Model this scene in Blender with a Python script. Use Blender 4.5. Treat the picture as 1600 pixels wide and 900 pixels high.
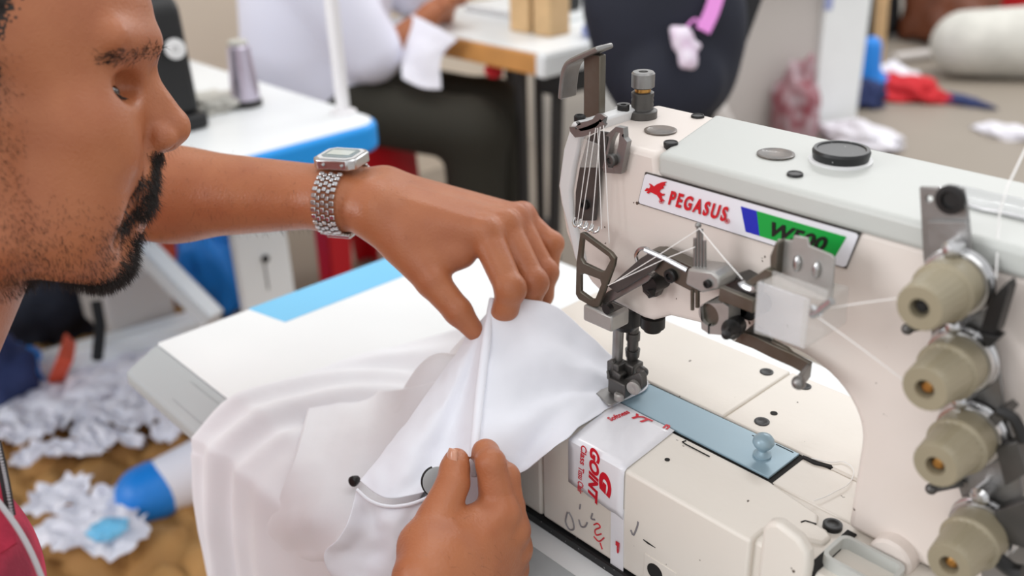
import bpy, bmesh, math, random, os
import numpy as np
from mathutils import Vector, Matrix
from mathutils.geometry import tessellate_polygon

# ---------------------------------------------------------------- camera, world, lights, exposure
for _o in list(bpy.data.objects): bpy.data.objects.remove(_o)
SC = bpy.context.scene
COL = SC.collection
H = 0.85                                   # height of the machine bed above the floor; the bed top at the needle is the origin
F = 1500.0
P_, RO_, YAW_ = math.radians(25.9), math.radians(-1.85), math.radians(-47.8)
def _cd(r, fw, u):
    cp, sp, c, s = math.cos(P_), math.sin(P_), math.cos(RO_), math.sin(RO_)
    x = r; y = -(u*cp + fw*sp); z = fw*cp - u*sp
    return np.array([c*x - s*y, s*x + c*y, z])
MC = np.array([_cd(math.cos(YAW_), math.sin(YAW_), 0), _cd(-math.sin(YAW_), math.cos(YAW_), 0), _cd(0, 0, 1)]).T
OC = np.array([(968-800)/F, (612-450)/F, 1.0])*0.72
CAM = -MC.T @ OC
def ray(px, py): return MC.T @ np.array([(px-800)/F, (py-450)/F, 1.0])
def onz(px, py, z): d = ray(px, py); return CAM + d*((z-CAM[2])/d[2])
def ony(px, py, y): d = ray(px, py); return CAM + d*((y-CAM[1])/d[1])
def onx(px, py, x): d = ray(px, py); return CAM + d*((x-CAM[0])/d[0])
def at(px, py, dep): return CAM + ray(px, py)*dep
RIGHT, DOWN, FWD = MC[0], MC[1], MC[2]

cam = bpy.data.cameras.new('camera'); camo = bpy.data.objects.new('camera', cam); COL.objects.link(camo)
cam.sensor_width = 36.0; cam.sensor_fit = 'HORIZONTAL'; cam.lens = F/1600*36.0
cam.clip_start = 0.02; cam.clip_end = 60
mw = Matrix.Identity(4)
for i in range(3):
    mw[i][0] = RIGHT[i]; mw[i][1] = -DOWN[i]; mw[i][2] = -FWD[i]
    mw[i][3] = CAM[i] + (H if i == 2 else 0)
camo.matrix_world = mw
cam.dof.use_dof = True; cam.dof.focus_distance = 0.645; cam.dof.aperture_fstop = cam.lens/7.6
SC.camera = camo

SC.view_settings.view_transform = 'Standard'; SC.view_settings.look = 'None'
SC.view_settings.gamma = 1.0; SC.view_settings.use_curve_mapping = False
SC.view_settings.exposure = 0.03
W = bpy.data.worlds.new('world'); SC.world = W; W.use_nodes = True
W.node_tree.nodes['Background'].inputs[0].default_value = (0.985, 0.99, 1.0, 1)
W.node_tree.nodes['Background'].inputs[1].default_value = 0.86
def lamp(name, loc, size, power, rot=(0, 0, 0), col=(1, 1, 1)):
    l = bpy.data.lights.new(name, 'AREA'); l.shape = 'RECTANGLE'; l.size, l.size_y = size; l.energy = power; l.color = col
    o = bpy.data.objects.new(name, l); COL.objects.link(o); o.location = loc; o.rotation_euler = rot
    return o
lamp('fluorescent_lamp', (-1.0, 0.9, 2.75), (1.5, 0.35), 10, (0, 0, 0), (1, 0.995, 0.985))
lamp('fluorescent_lamp', (-1.1, 3.0, 2.75), (1.5, 0.35), 34, (0, 0, 0), (1, 0.995, 0.985))
lamp('fluorescent_lamp', (0.9, 0.5, 2.75), (1.5, 0.35), 5, (0, 0, 0), (1, 0.995, 0.985))
lamp('fluorescent_lamp', (0.5, -1.6, 2.75), (1.5, 0.35), 10, (0, 0, 0), (1, 0.99, 0.98))
lamp('front_fill_light', (-1.5, -2.7, 1.75), (1.8, 1.2), 48, tuple((Vector((-1.5, -2.7, 1.75))-Vector((0.05, 0, 0.95))).to_track_quat('Z', 'Y').to_euler()), (0.97, 0.985, 1))  # added fill light brightening the machine's front face, not an actual window
lamp('fluorescent_lamp', (-0.6, 5.0, 2.75), (1.5, 0.35), 34, (0, 0, 0), (1, 0.995, 0.985))

# ---------------------------------------------------------------- materials
def srgb(r, g, b):
    f = lambda c: (c/255/12.92) if c/255 <= 0.04045 else ((c/255+0.055)/1.055)**2.4
    return (f(r), f(g), f(b))
MATS = {}
def mat(name, rgb, rough=0.5, metal=0.0, var=0.0, vscale=20, bump=0.0, bscale=200, spots=None, spec=0.5, trans=0.0, alpha=1.0, sss=0.0, coat=0.0, sheen=0.0, var_rgb=None):
    m = bpy.data.materials.new(name); m.use_nodes = True
    nt = m.node_tree; b = nt.nodes['Principled BSDF']; N = nt.nodes.new; L = nt.links.new
    c = srgb(*rgb)
    b.inputs['Base Color'].default_value = (*c, 1)
    b.inputs['Roughness'].default_value = rough; b.inputs['Metallic'].default_value = metal
    b.inputs['Specular IOR Level'].default_value = spec
    b.inputs['Transmission Weight'].default_value = trans; b.inputs['Alpha'].default_value = alpha
    b.inputs['Coat Weight'].default_value = coat
    if sheen: b.inputs['Sheen Weight'].default_value = sheen
    if sss:
        b.inputs['Subsurface Weight'].default_value = sss; b.inputs['Subsurface Radius'].default_value = (0.9, 0.35, 0.2); b.inputs['Subsurface Scale'].default_value = 0.006
    tc = N('ShaderNodeTexCoord')
    out = None
    if var > 0:
        n = N('ShaderNodeTexNoise'); n.inputs['Scale'].default_value = vscale; n.inputs['Detail'].default_value = 5
        L(tc.outputs['Object'], n.inputs['Vector'])
        mx = N('ShaderNodeMix'); mx.data_type = 'RGBA'
        rp = N('ShaderNodeValToRGB'); rp.color_ramp.elements[0].position = 0.35; rp.color_ramp.elements[1].position = 0.68
        L(n.outputs['Fac'], rp.inputs['Fac'])
        mu = N('ShaderNodeMath'); mu.operation = 'MULTIPLY'; mu.inputs[1].default_value = var
        L(rp.outputs['Color'], mu.inputs[0]); L(mu.outputs[0], mx.inputs['Factor'])
        mx.inputs[6].default_value = (*c, 1)
        c2 = srgb(*var_rgb) if var_rgb else tuple(x*0.45 for x in c)
        mx.inputs[7].default_value = (*c2, 1); out = mx.outputs[2]
    if spots:                                   # (rgb, scale, amount): small chips and specks of wear
        rgb2, sc, amt = spots
        n = N('ShaderNodeTexNoise'); n.inputs['Scale'].default_value = sc; n.inputs['Detail'].default_value = 2
        L(tc.outputs['Object'], n.inputs['Vector'])
        rp = N('ShaderNodeValToRGB'); rp.color_ramp.elements[0].position = 1-amt; rp.color_ramp.elements[1].position = min(1, 1-amt+0.02)
        L(n.outputs['Fac'], rp.inputs['Fac'])
        mx = N('ShaderNodeMix'); mx.data_type = 'RGBA'; L(rp.outputs['Color'], mx.inputs['Factor'])
        if out: L(out, mx.inputs[6])
        else: mx.inputs[6].default_value = (*c, 1)
        mx.inputs[7].default_value = (*srgb(*rgb2), 1); out = mx.outputs[2]
    if out: L(out, b.inputs['Base Color'])
    if bump > 0:
        n = N('ShaderNodeTexNoise'); n.inputs['Scale'].default_value = bscale; n.inputs['Detail'].default_value = 4
        L(tc.outputs['Object'], n.inputs['Vector'])
        bp = N('ShaderNodeBump'); bp.inputs['Strength'].default_value = bump; bp.inputs['Distance'].default_value = 0.002
        L(n.outputs['Fac'], bp.inputs['Height']); L(bp.outputs['Normal'], b.inputs['Normal'])
    MATS[name] = m
    return m
mat('cream_enamel', (226, 216, 209), 0.42, var=0.10, vscale=14, var_rgb=(214, 196, 180), bump=0.10, bscale=160, spots=((90, 74, 62), 170, 0.265))
mat('bed_enamel', (229, 223, 214), 0.38, var=0.10, vscale=10, var_rgb=(216, 202, 184), bump=0.06, bscale=160, spots=((84, 70, 58), 150, 0.262))
mat('grey_enamel', (192, 194, 190), 0.42, var=0.08, vscale=12, var_rgb=(196, 194, 186), bump=0.10, bscale=160)
mat('silver_white', (222, 222, 222), 0.35, var=0.1, vscale=16)
mat('blue_steel', (150, 176, 190), 0.33, metal=0.15, var=0.10, vscale=14, var_rgb=(130, 158, 176))
mat('steel', (152, 151, 150), 0.40, metal=0.85, var=0.35, vscale=60, var_rgb=(104, 96, 88), bump=0.06, bscale=300)
mat('bright_steel', (206, 206, 207), 0.26, metal=1.0, var=0.2, vscale=50)
mat('brown_steel', (116, 112, 104), 0.44, metal=0.8, var=0.6, vscale=45, var_rgb=(92, 82, 66))
mat('dark_steel', (100, 98, 96), 0.45, metal=0.8, var=0.4, vscale=60)
mat('black_oxide', (32, 31, 31), 0.42, metal=0.3)
mat('gap_black', (20, 18, 17), 0.8)
mat('black_plastic', (22, 23, 25), 0.38, spots=((190, 190, 190), 420, 0.27))
mat('oil_glass', (64, 60, 57), 0.4, metal=0.0, var=0.8, vscale=70, var_rgb=(126, 112, 102), coat=0.1)
mat('beige_plastic', (150, 140, 117), 0.42, var=0.15, vscale=40)
mat('dull_silver', (172, 170, 167), 0.38, metal=0.45, var=0.35, vscale=60, var_rgb=(132, 124, 114))
mat('brass', (196, 146, 82), 0.3, metal=1.0)
mat('clear_plastic', (214, 212, 208), 0.28, alpha=0.26, coat=0.3)
mat('clear_sheet', (226, 228, 232), 0.12, alpha=0.30, coat=0.5)
mat('thread_white', (242, 240, 238), 0.7)
mat('sticker_white', (234, 233, 240), 0.3, coat=0.3)
mat('sticker_red', (206, 22, 36), 0.4)
mat('sticker_blue', (28, 40, 176), 0.4)
mat('sticker_green', (8, 160, 62), 0.4)
mat('sticker_black', (14, 18, 16), 0.4)
mat('tape_white', (236, 236, 242), 0.25, coat=0.4, bump=0.18, bscale=60)
mat('tape_red', (206, 26, 46), 0.35)
mat('smudge_grey', (128, 124, 128), 0.5)
mat('table_white', (238, 241, 242), 0.35, var=0.05, vscale=8)
mat('table_blue', (120, 198, 238), 0.35)
mat('edge_blue', (18, 152, 236), 0.35)
mat('table_grey', (176, 182, 184), 0.4)
mat('cotton_white', (236, 238, 242), 0.85, bump=0.12, bscale=90, sheen=0.2)
mat('cotton_blueish', (234, 236, 244), 0.8, bump=0.10, bscale=120, sheen=0.2)

# ---------------------------------------------------------------- object helpers; all coordinates are in the machine frame (bed top = z 0)
ROOT = {}
def thing(name, label, cat, loc, group=None):
    o = bpy.data.objects.new(name, None); COL.objects.link(o); o.empty_display_size = 0.05
    o.location = (loc[0], loc[1], loc[2]+H); ROOT[o.name] = Vector(loc)
    o['label'] = label; o['category'] = cat
    if group: o['group'] = group
    return o
def root_of(o):
    while o.parent is not None: o = o.parent
    return ROOT[o.name]
def link(name, bm, m, parent=None, smooth=True, bevel=0.0, seg=2, label=None, cat=None, group=None, kind=None, origin=None, subsurf=0, angle=0.6):
    me = bm; me.name = name
    if parent is not None: off = root_of(parent)
    else: off = Vector(origin) if origin is not None else Vector((0, 0, 0))
    me.transform(Matrix.Translation(-off))
    o = bpy.data.objects.new(name, me); COL.objects.link(o)
    for mm in (m if isinstance(m, (list, tuple)) else [m]): me.materials.append(MATS[mm])
    if parent is not None: o.parent = parent
    else: o.location = (off[0], off[1], off[2]+H); ROOT[o.name] = off
    if bevel > 0:
        md = o.modifiers.new('edge', 'BEVEL'); md.width = bevel; md.segments = seg; md.limit_method = 'ANGLE'; md.angle_limit = math.radians(40)
        md.harden_normals = False
    if subsurf:
        md = o.modifiers.new('sub', 'SUBSURF'); md.levels = subsurf; md.render_levels = subsurf
    if smooth:
        me.polygons.foreach_set('use_smooth', [True]*len(me.polygons))
        try: me.set_sharp_from_angle(angle=angle)
        except Exception: pass
    if label: o['label'] = label
    if cat: o['category'] = cat
    if group: o['group'] = group
    if kind: o['kind'] = kind
    return o
class BM:                                       # a bmesh with shape adders
    def __init__(s): s.bm = bmesh.new()
    def box(s, c, size, rot=None, mi=0):
        r = bmesh.ops.create_cube(s.bm, size=1.0)
        M = Matrix.Translation(Vector(c)) @ (rot.to_4x4() if rot is not None else Matrix.Identity(4)) @ Matrix.Diagonal((*size, 1))
        bmesh.ops.transform(s.bm, matrix=M, verts=r['verts']); s._mi(r['verts'], mi); return s
    def bb(s, lo, hi, mi=0):
        return s.box([(a+b)/2 for a, b in zip(lo, hi)], [abs(b-a) for a, b in zip(lo, hi)], mi=mi)
    def _mi(s, vs, mi):
        if mi:
            for f in {f for v in vs for f in v.link_faces}: f.material_index = mi
    def prism(s, loops, vec, mi=0):             # loops: outer and holes, 3D points on one plane; extruded by vec
        loops = [[Vector(p) for p in l] for l in loops]; vec = Vector(vec)
        tris = tessellate_polygon(loops)
        flat = [p for l in loops for p in l]
        a = [s.bm.verts.new(p) for p in flat]; b = [s.bm.verts.new(p+vec) for p in flat]
        fs = []
        if len(loops) == 1:
            fs.append(s.bm.faces.new(a)); fs.append(s.bm.faces.new(b[::-1]))
        else:
            for t in tris:
                try: fs.append(s.bm.faces.new([a[i] for i in t])); fs.append(s.bm.faces.new([b[i] for i in reversed(t)]))
                except ValueError: pass
        k = 0
        for l in loops:
            n = len(l)
            for i in range(n):
                j = (i+1) % n
                try: fs.append(s.bm.faces.new((a[k+i], a[k+j], b[k+j], b[k+i])))
                except ValueError: pass
            k += n
        for f in fs: f.material_index = mi
        return s
    def lathe(s, p0, axis, prof, n=32, mi=0, cap=True):   # prof: (distance along axis, radius)
        p0 = Vector(p0); ax = Vector(axis).normalized()
        u = ax.orthogonal().normalized(); v = ax.cross(u)
        rings = []
        for d, r in prof:
            r = max(r, 1e-5)
            rings.append([s.bm.verts.new(p0 + ax*d + (u*math.cos(2*math.pi*i/n) + v*math.sin(2*math.pi*i/n))*r) for i in range(n)])
        fs = []
        for a, b in zip(rings, rings[1:]):
            for i in range(n):
                fs.append(s.bm.faces.new((a[i], a[(i+1) % n], b[(i+1) % n], b[i])))
        if cap:
            fs.append(s.bm.faces.new(rings[0][::-1])); fs.append(s.bm.faces.new(rings[-1]))
        for f in fs: f.material_index = mi
        return s
    def cyl(s, a, b, r, r2=None, n=24, mi=0):
        a = Vector(a); b = Vector(b)
        return s.lathe(a, b-a, [(0, r), ((b-a).length, r if r2 is None else r2)], n, mi)
    def ball(s, c, r, n=24, sc=(1, 1, 1), mi=0):
        q = bmesh.ops.create_uvsphere(s.bm, u_segments=n, v_segments=max(8, n//2), radius=1)
        bmesh.ops.transform(s.bm, matrix=Matrix.Translation(Vector(c)) @ Matrix.Diagonal((r*sc[0], r*sc[1], r*sc[2], 1)), verts=q['verts']); s._mi(q['verts'], mi)
        return s
    def tube(s, pts, r, n=8, sub=1, flat=None, mi=0, up=None, closed=False):   # r: number or list; flat=(w,h) makes a rectangular bar
        pts = [Vector(p) for p in pts]
        rs = list(r) if isinstance(r, (list, tuple)) else [r]*len(pts)
        if sub > 1: pts, rs = crspline(pts, rs, sub)
        rings = []; N_ = len(pts); prev = None
        for i in range(N_):
            t = (pts[min(i+1, N_-1)] - pts[max(i-1, 0)])
            if closed: t = pts[(i+1) % N_] - pts[i-1]
            t.normalize()
            if up is not None: u = (Vector(up) - t*Vector(up).dot(t)).normalized()
            elif prev is None: u = t.orthogonal().normalized()
            else: u = (prev - t*prev.dot(t)).normalized()
            prev = u; v = t.cross(u)
            if flat:
                w, h = flat[0]/2, flat[1]/2
                k = rs[i]
                ring = [pts[i]+u*(a*h)*k+v*(b*w)*k for a, b in ((-1, -1), (1, -1), (1, 1), (-1, 1))]
            else:
                ring = [pts[i] + (u*math.cos(2*math.pi*j/n)+v*math.sin(2*math.pi*j/n))*rs[i] for j in range(n)]
            rings.append([s.bm.verts.new(p) for p in ring])
        m = len(rings[0]); fs = []
        pairs = list(zip(rings, rings[1:])) + ([(rings[-1], rings[0])] if closed else [])
        for a, b in pairs:
            for j in range(m): fs.append(s.bm.faces.new((a[j], a[(j+1) % m], b[(j+1) % m], b[j])))
        if not closed: fs.append(s.bm.faces.new(rings[0][::-1])); fs.append(s.bm.faces.new(rings[-1]))
        for f in fs: f.material_index = mi
        return s
    def grid(s, P, thick=0.0, mi=0):            # P: rows x cols of points
        R = [[s.bm.verts.new(p) for p in row] for row in P]
        for i in range(len(R)-1):
            for j in range(len(R[0])-1):
                f = s.bm.faces.new((R[i][j], R[i][j+1], R[i+1][j+1], R[i+1][j])); f.material_index = mi
        return s
def crspline(pts, rs, sub):
    P = [np.array(p, float) for p in pts]; Q = []; R = []
    n = len(P)
    for i in range(n-1):
        p0, p1, p2, p3 = P[max(i-1, 0)], P[i], P[i+1], P[min(i+2, n-1)]
        for k in range(sub):
            t = k/sub
            q = 0.5*((2*p1)+(-p0+p2)*t+(2*p0-5*p1+4*p2-p3)*t*t+(-p0+3*p1-3*p2+p3)*t**3)
            Q.append(Vector(q)); R.append(rs[i]*(1-t)+rs[i+1]*t)
    Q.append(Vector(P[-1])); R.append(rs[-1])
    return Q, R
def obj(name, b, m, parent=None, **k):
    bm = b.bm
    bmesh.ops.recalc_face_normals(bm, faces=bm.faces)
    me = bpy.data.meshes.new(name); bm.to_mesh(me); bm.free()
    return link(name, me, m, parent, **k)
def struct(name, b, m, **k):
    return obj(name, b, m, kind='structure', **k)
def pxy(pts, y): return [ony(a, b, y) for a, b in pts]
def pxz(pts, z): return [onz(a, b, z) for a, b in pts]
def text_mesh(txt, size, sx=1.0, bold=0.0, ext=0.0003, shear=0.0, space=1.0):
    cu = bpy.data.curves.new('t', 'FONT'); cu.body = txt; cu.size = size; cu.offset = bold; cu.extrude = ext; cu.shear = shear; cu.space_character = space
    cu.align_x = 'LEFT'; cu.resolution_u = 6
    o = bpy.data.objects.new('t', cu); COL.objects.link(o)
    dg = bpy.context.evaluated_depsgraph_get()
    me = bpy.data.meshes.new_from_object(o.evaluated_get(dg))
    bpy.data.objects.remove(o); bpy.data.curves.remove(cu)
    me.transform(Matrix.Diagonal((sx, 1, 1, 1)))
    return me
def fit_text(me, origin, xdir, ydir, w=None, h=None):   # lay a text mesh with its lower left at origin, reaching w along xdir and h along ydir
    co = np.array([v.co for v in me.vertices]); lo = co.min(0); hi = co.max(0)
    x = Vector(xdir).normalized(); y = Vector(ydir).normalized(); z = x.cross(y).normalized()
    sx = w/(hi[0]-lo[0]) if w else 1; sy = h/(hi[1]-lo[1]) if h else sx
    for v in me.vertices:
        v.co = Vector(origin) + x*((v.co.x-lo[0])*sx) + y*((v.co.y-lo[1])*sy) + z*(v.co.z)
    return me
# ---------------------------------------------------------------- the room
mat('floor_grey', (148, 138, 126), 0.5, var=0.25, vscale=1.6, var_rgb=(128, 118, 106))
mat('wall_beige', (214, 200, 182), 0.7, var=0.08, vscale=2)
struct('floor', BM().bb((-9.0, -4.0, -0.90), (4.0, 12.0, -0.85)), 'floor_grey')
struct('wall_back', BM().bb((-2.62, -3.0, -0.85), (-2.50, 2.30, 1.9)), 'wall_beige')

# ---------------------------------------------------------------- the work table under the machine
TZ = -0.093
wt = thing('work_table', 'white work table with pale blue end stripe and grey sloping front, under the cream machine', 'table', (-0.05, 0.06, -0.85))
b = BM()
# top slab: flat top, grey sloping front and left edges are parts of their own
b.prism([[(-0.505, -0.152, TZ), (0.62, -0.152, TZ), (0.62, 0.285, TZ), (-0.505, 0.285, TZ)]], (0, 0, -0.03))
obj('table_top', b, 'table_white', wt, bevel=0.002)
b = BM(); b.prism([[(-0.5045, -0.045, TZ+0.0006), (-0.447, -0.033, TZ+0.0006), (-0.447, 0.284, TZ+0.0006), (-0.5045, 0.284, TZ+0.0006)]], (0, 0, -0.001))
obj('stripe', b, 'table_blue', wt, label='pale blue stripe along the table end')
b = BM()
prof = [(-0.152, TZ-0.0002), (-0.158, TZ-0.0015), (-0.184, TZ-0.014), (-0.191, TZ-0.019), (-0.191, TZ-0.034), (-0.152, TZ-0.036)]
b.prism([[(-0.503, y, z) for y, z in prof]], (1.12, 0, 0))
ends = [(-0.49, -0.205), (-0.478, -0.212)]
obj('front_bevel', b, 'table_grey', wt, bevel=0.004, seg=3, label='grey sloping front edge')
b = BM().box((-0.375, -0.1720, TZ-0.0072), (0.070, 0.022, 0.0016), Matrix.Rotation(math.radians(26), 3, 'X'))
obj('recess_plate', b, 'table_grey', wt, bevel=0.0006)
b = BM(); b.bb((0.0-0.16, -0.1515, TZ-0.002), (0.42, -0.092, TZ+0.0008)); obj('insert_plate', b, 'table_grey', wt, bevel=0.0005, label='grey insert in front of the machine')
for x in (-0.42, 0.55):
    b = BM()
    b.bb((x-0.02, 0.03, -0.83), (x+0.02, 0.09, TZ-0.03)); b.bb((x-0.025, -0.13, -0.85), (x+0.025, 0.26, -0.82))
    obj('leg', b, 'table_grey', wt, bevel=0.003)
# ---------------------------------------------------------------- the interlock sewing machine
sm = thing('sewing_machine', 'cream industrial interlock sewing machine with a red, blue and green name plate', 'sewing machine', (0.12, 0.03, TZ))
def plate(px, y, t, m, name, hole=None, bevel=0.0005, par=None, **k):      # a flat bracket facing the front, outlined on the plane y
    b = BM(); b.prism([pxy(px, y)] + ([pxy(h, y) for h in hole] if hole else []), (0, t, 0))
    return obj(name, b, m, par or sm, bevel=bevel, **k)
def screw(c, ax, r, m='black_oxide', par=None, name='screw', h=None):
    h = h or r*0.5
    b = BM(); b.lathe(c, ax, [(-h, r), (h*0.6, r), (h, r*0.8), (h, r*0.5), (h*0.3, r*0.42), (h*0.3, 0.0)], 20)
    return obj(name, b, m, par or sm)
# bed
b = BM(); b.bb((-0.127, -0.066, -0.086), (0.40, 0.112, -0.0022)); obj('bed', b, 'bed_enamel', sm, bevel=0.003)
b = BM(); b.bb((-0.1275, 0.0268, -0.02), (0.0745, 0.114, 0.0)); obj('rear_bed_plate', b, 'bed_enamel', sm, bevel=0.0015)
b = BM(); b.bb((0.0756, 0.0268, -0.02), (0.20, 0.114, 0.0)); obj('rear_bed_plate', b, 'bed_enamel', sm, bevel=0.0015)
b = BM(); b.bb((-0.128, -0.0705, -0.085), (-0.0132, -0.0118, 0.0)); obj('bed_end_cover', b, 'bed_enamel', sm, bevel=0.003)
# hinged front cover with its raised lug and notch
b = BM()
b.prism([[(-0.0125, -0.0705, 0), (0.1645, -0.0705, 0), (0.1645, -0.0560, 0), (0.1690, -0.0500, 0), (0.1830, -0.0480, 0), (0.1960, -0.0420, 0), (0.1960, -0.0330, 0), (0.1900, -0.0290, 0), (0.1840, -0.0290, 0), (0.1795, -0.0200, 0), (0.1400, -0.0132, 0), (-0.0125, -0.0132, 0)]], (0, 0, -0.084))
obj('front_cover', b, 'bed_enamel', sm, bevel=0.0025, seg=3)
b = BM(); b.prism([[(0.172, -0.0725, -0.05), (0.172, -0.0725, 0.015), (0.175, -0.0725, 0.021), (0.181, -0.0725, 0.0245), (0.195, -0.0725, 0.021), (0.2015, -0.0725, 0.015), (0.203, -0.0725, 0.004), (0.203, -0.0725, -0.05)]], (0, 0.009, 0))
obj('cover_lug', b, 'bed_enamel', sm, bevel=0.003, seg=3)
b = BM(); b.bb((0.1985, -0.066, -0.08), (0.2045, -0.02, -0.001)); obj('hinge_gap', b, 'gap_black', sm)
b = BM(); b.bb((0.1410, -0.0130, -0.02), (0.205, 0.0262, -0.0012)); obj('bed_filler', b, 'bed_enamel', sm, bevel=0.001)
b = BM(); b.bb((0.0052, -0.0140, -0.02), (0.1425, 0.0272, -0.0016)); obj('plate_channel', b, 'gap_black', sm)
sp = BM(); sp.prism([[(0.0095, -0.0108, 0.0004), (0.1375, -0.0112, 0.0004), (0.1375, 0.0250, 0.0004), (0.0095, 0.0235, 0.0004)]], (0, 0, -0.0018))
slide = obj('slide_plate', sp, 'blue_steel', sm, bevel=0.0004, label='blue grey sliding bed plate')
b = BM(); b.lathe((0.121, 0.006, 0.0005), (0, 0, 1), [(0, 0.0062), (0.0012, 0.0062), (0.002, 0.0045), (0.004, 0.0030), (0.0055, 0.0034), (0.0075, 0.0058), (0.010, 0.0072), (0.0125, 0.0070), (0.0150, 0.0052), (0.0166, 0.002), (0.0168, 0)], 28)
obj('knob', b, 'blue_steel', slide)
b = BM(); b.bb((0.103, 0.0205, 0.0002), (0.118, 0.0212, 0.0006)); b.bb((0.1205, 0.0228, 0.0002), (0.134, 0.0235, 0.0006)); obj('slot', b, 'gap_black', slide)
b = BM(); b.bb((-0.045, -0.0112, -0.004), (0.009, 0.0252, 0.0002)); obj('needle_plate', b, 'steel', sm, bevel=0.0004)
# cover details: scraped slots, chips, screw holes
b = BM(); b.prism([[(0.140, 0.0255, 0.0002), (0.150, 0.0262, 0.0002), (0.159, 0.0290, 0.0002), (0.161, 0.0272, 0.0002), (0.150, 0.0228, 0.0002), (0.141, 0.0232, 0.0002)]], (0, 0, -0.004)); obj('chip', b, 'gap_black', sm)
for x, y, r in ((0.062, 0.100, 0.0052), (0.094, 0.102, 0.0048), (0.098, 0.040, 0.0054), (0.1905, -0.0235, 0.0058)):
    b = BM(); b.lathe((x, y, 0.0003), (0, 0, 1), [(-0.003, r), (0.0002, r), (0.0004, r*0.85), (0.0004, r*0.6), (0.0001, r*0.5), (0.0001, 0)], 24)
    obj('bed_screw', b, 'black_oxide', sm)
b = BM(); b.lathe((0.098, 0.055, 0.0004), (0, 0, 1), [(-0.002, 0.0026), (0, 0.0026), (0, 0)], 16); obj('oil_hole', b, 'gap_black', sm)
b = BM(); b.lathe((0.0515, -0.0270, 0.0004), (0, 0, 1), [(-0.002, 0.0014), (0, 0.0014), (0, 0)], 12)
b.lathe((0.0790, -0.0420, 0.0004), (0, 0, 1), [(-0.002, 0.0018), (0, 0.0018), (0, 0)], 12); obj('oil_hole', b, 'gap_black', sm)
b = BM(); b.tube([(0.0745, -0.0160, 0.0003), (0.0735, -0.0188, 0.0003), (0.0770, -0.0195, 0.0003), (0.097, -0.0197, 0.0003)], 0.0005, 6); obj('scratch', b, 'gap_black', sm)
b = BM(); b.tube([(0.1835, -0.0300, 0.0), (0.1770, -0.0320, 0.0), (0.1760, -0.0350, 0.0)], 0.0006, 6); obj('scratch', b, 'gap_black', sm)
kx = ony(1024, 893, -0.0705)
b = BM(); b.box((kx[0]+0.004, -0.0707, kx[2]-0.004), (0.027, 0.0008, 0.028)); obj('keyhole_recess', b, 'bed_enamel', sm, bevel=0.0003)
b = BM(); b.lathe((kx[0], -0.0713, kx[2]), (0, 1, 0), [(0, 0.0065), (0.003, 0.0065), (0.003, 0)], 20); obj('key_screw', b, 'gap_black', sm)
b = BM(); b.bb((-0.128, -0.0730, -0.0935), (0.40, 0.112, -0.0855)); obj('rubber_strip', b, 'black_plastic', sm, bevel=0.001)
# arm: one casting with the throat cut under it
out = [(-0.030, 0.200), (-0.041, 0.160), (-0.042, 0.148), (-0.037, 0.125), (-0.028, 0.108), (-0.012, 0.093), (0.002, 0.086), (0.036, 0.0825), (0.044, 0.0835), (0.058, 0.092), (0.10, 0.098), (0.146, 0.103)]
for k in range(1, 13):
    a = math.radians(90 - 90*k/12); out.append((0.146+0.052*math.cos(a), 0.060+0.043*math.sin(a)))
out += [(0.198, 0.02), (0.198, -0.0), (0.420, -0.0), (0.420, 0.188), (0.044, 0.188), (0.042, 0.200)]
b = BM(); b.prism([[(x, -0.020, z) for x, z in out]], (0, 0.090, 0)); obj('arm', b, 'cream_enamel', sm, bevel=0.004, seg=3)
b = BM(); b.prism([[(0.0450, -0.0225, 0.1868), (0.43, -0.0225, 0.1868), (0.43, 0.0705, 0.1868), (0.020, 0.0705, 0.1868), (0.0450, -0.018, 0.1868)]], (0, 0, 0.0152)); obj('top_cover', b, 'grey_enamel', sm, bevel=0.0035, seg=3)
# silver face strip on the needle end
b = BM(); b.prism([pxy([(893, 190), (880, 232), (872, 290), (876, 318), (884, 348), (896, 400), (905, 424), (912, 410), (903, 372), (893, 335), (891, 300), (897, 262), (906, 222), (912, 196)], -0.0235)], (0, 0.06, 0)); obj('face_cover', b, 'silver_white', sm, bevel=0.002, seg=2, label='silver white end cover')
# top discs, cap and bolts
def disc(px, py, z, r, m, name, h, **k):
    c = onz(px, py, z); b = BM(); b.lathe(c, (0, 0, 1), [(-0.003, r*0.9), (0, r), (h*0.7, r), (h, r*0.93), (h, r*0.82), (h*0.75, r*0.78), (h*0.75, 0)], 48); return obj(name, b, m, sm, **k)
disc(1032, 204, 0.2005, 0.0108, 'oil_glass', 'sight_glass', 0.0008)
disc(1212, 241, 0.2025, 0.0112, 'oil_glass', 'sight_glass', 0.0008)
c = onz(1313, 250, 0.2025); b = BM(); b.lathe(c, (0, 0, 1), [(-0.002, 0.0182), (0.0008, 0.0182), (0.0012, 0.0172), (0, 0)], 48); obj('cap_seat', b, 'silver_white', sm)
b = BM(); b.lathe((c[0], c[1], c[2]+0.001), (0, 0, 1), [(0, 0.0158), (0.0045, 0.0166), (0.0062, 0.0158), (0.0062, 0.0140), (0.0054, 0.0134), (0.0054, 0.0)], 48); obj('oil_cap', b, 'black_plastic', sm, label='black oil filler cap')
for px, py, z in ((1090, 183, 0.200), (1048, 225, 0.2020), (1242, 274, 0.2020)):
    disc(px, py, z, 0.0046, 'black_oxide', 'cover_screw', 0.0016)
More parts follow.
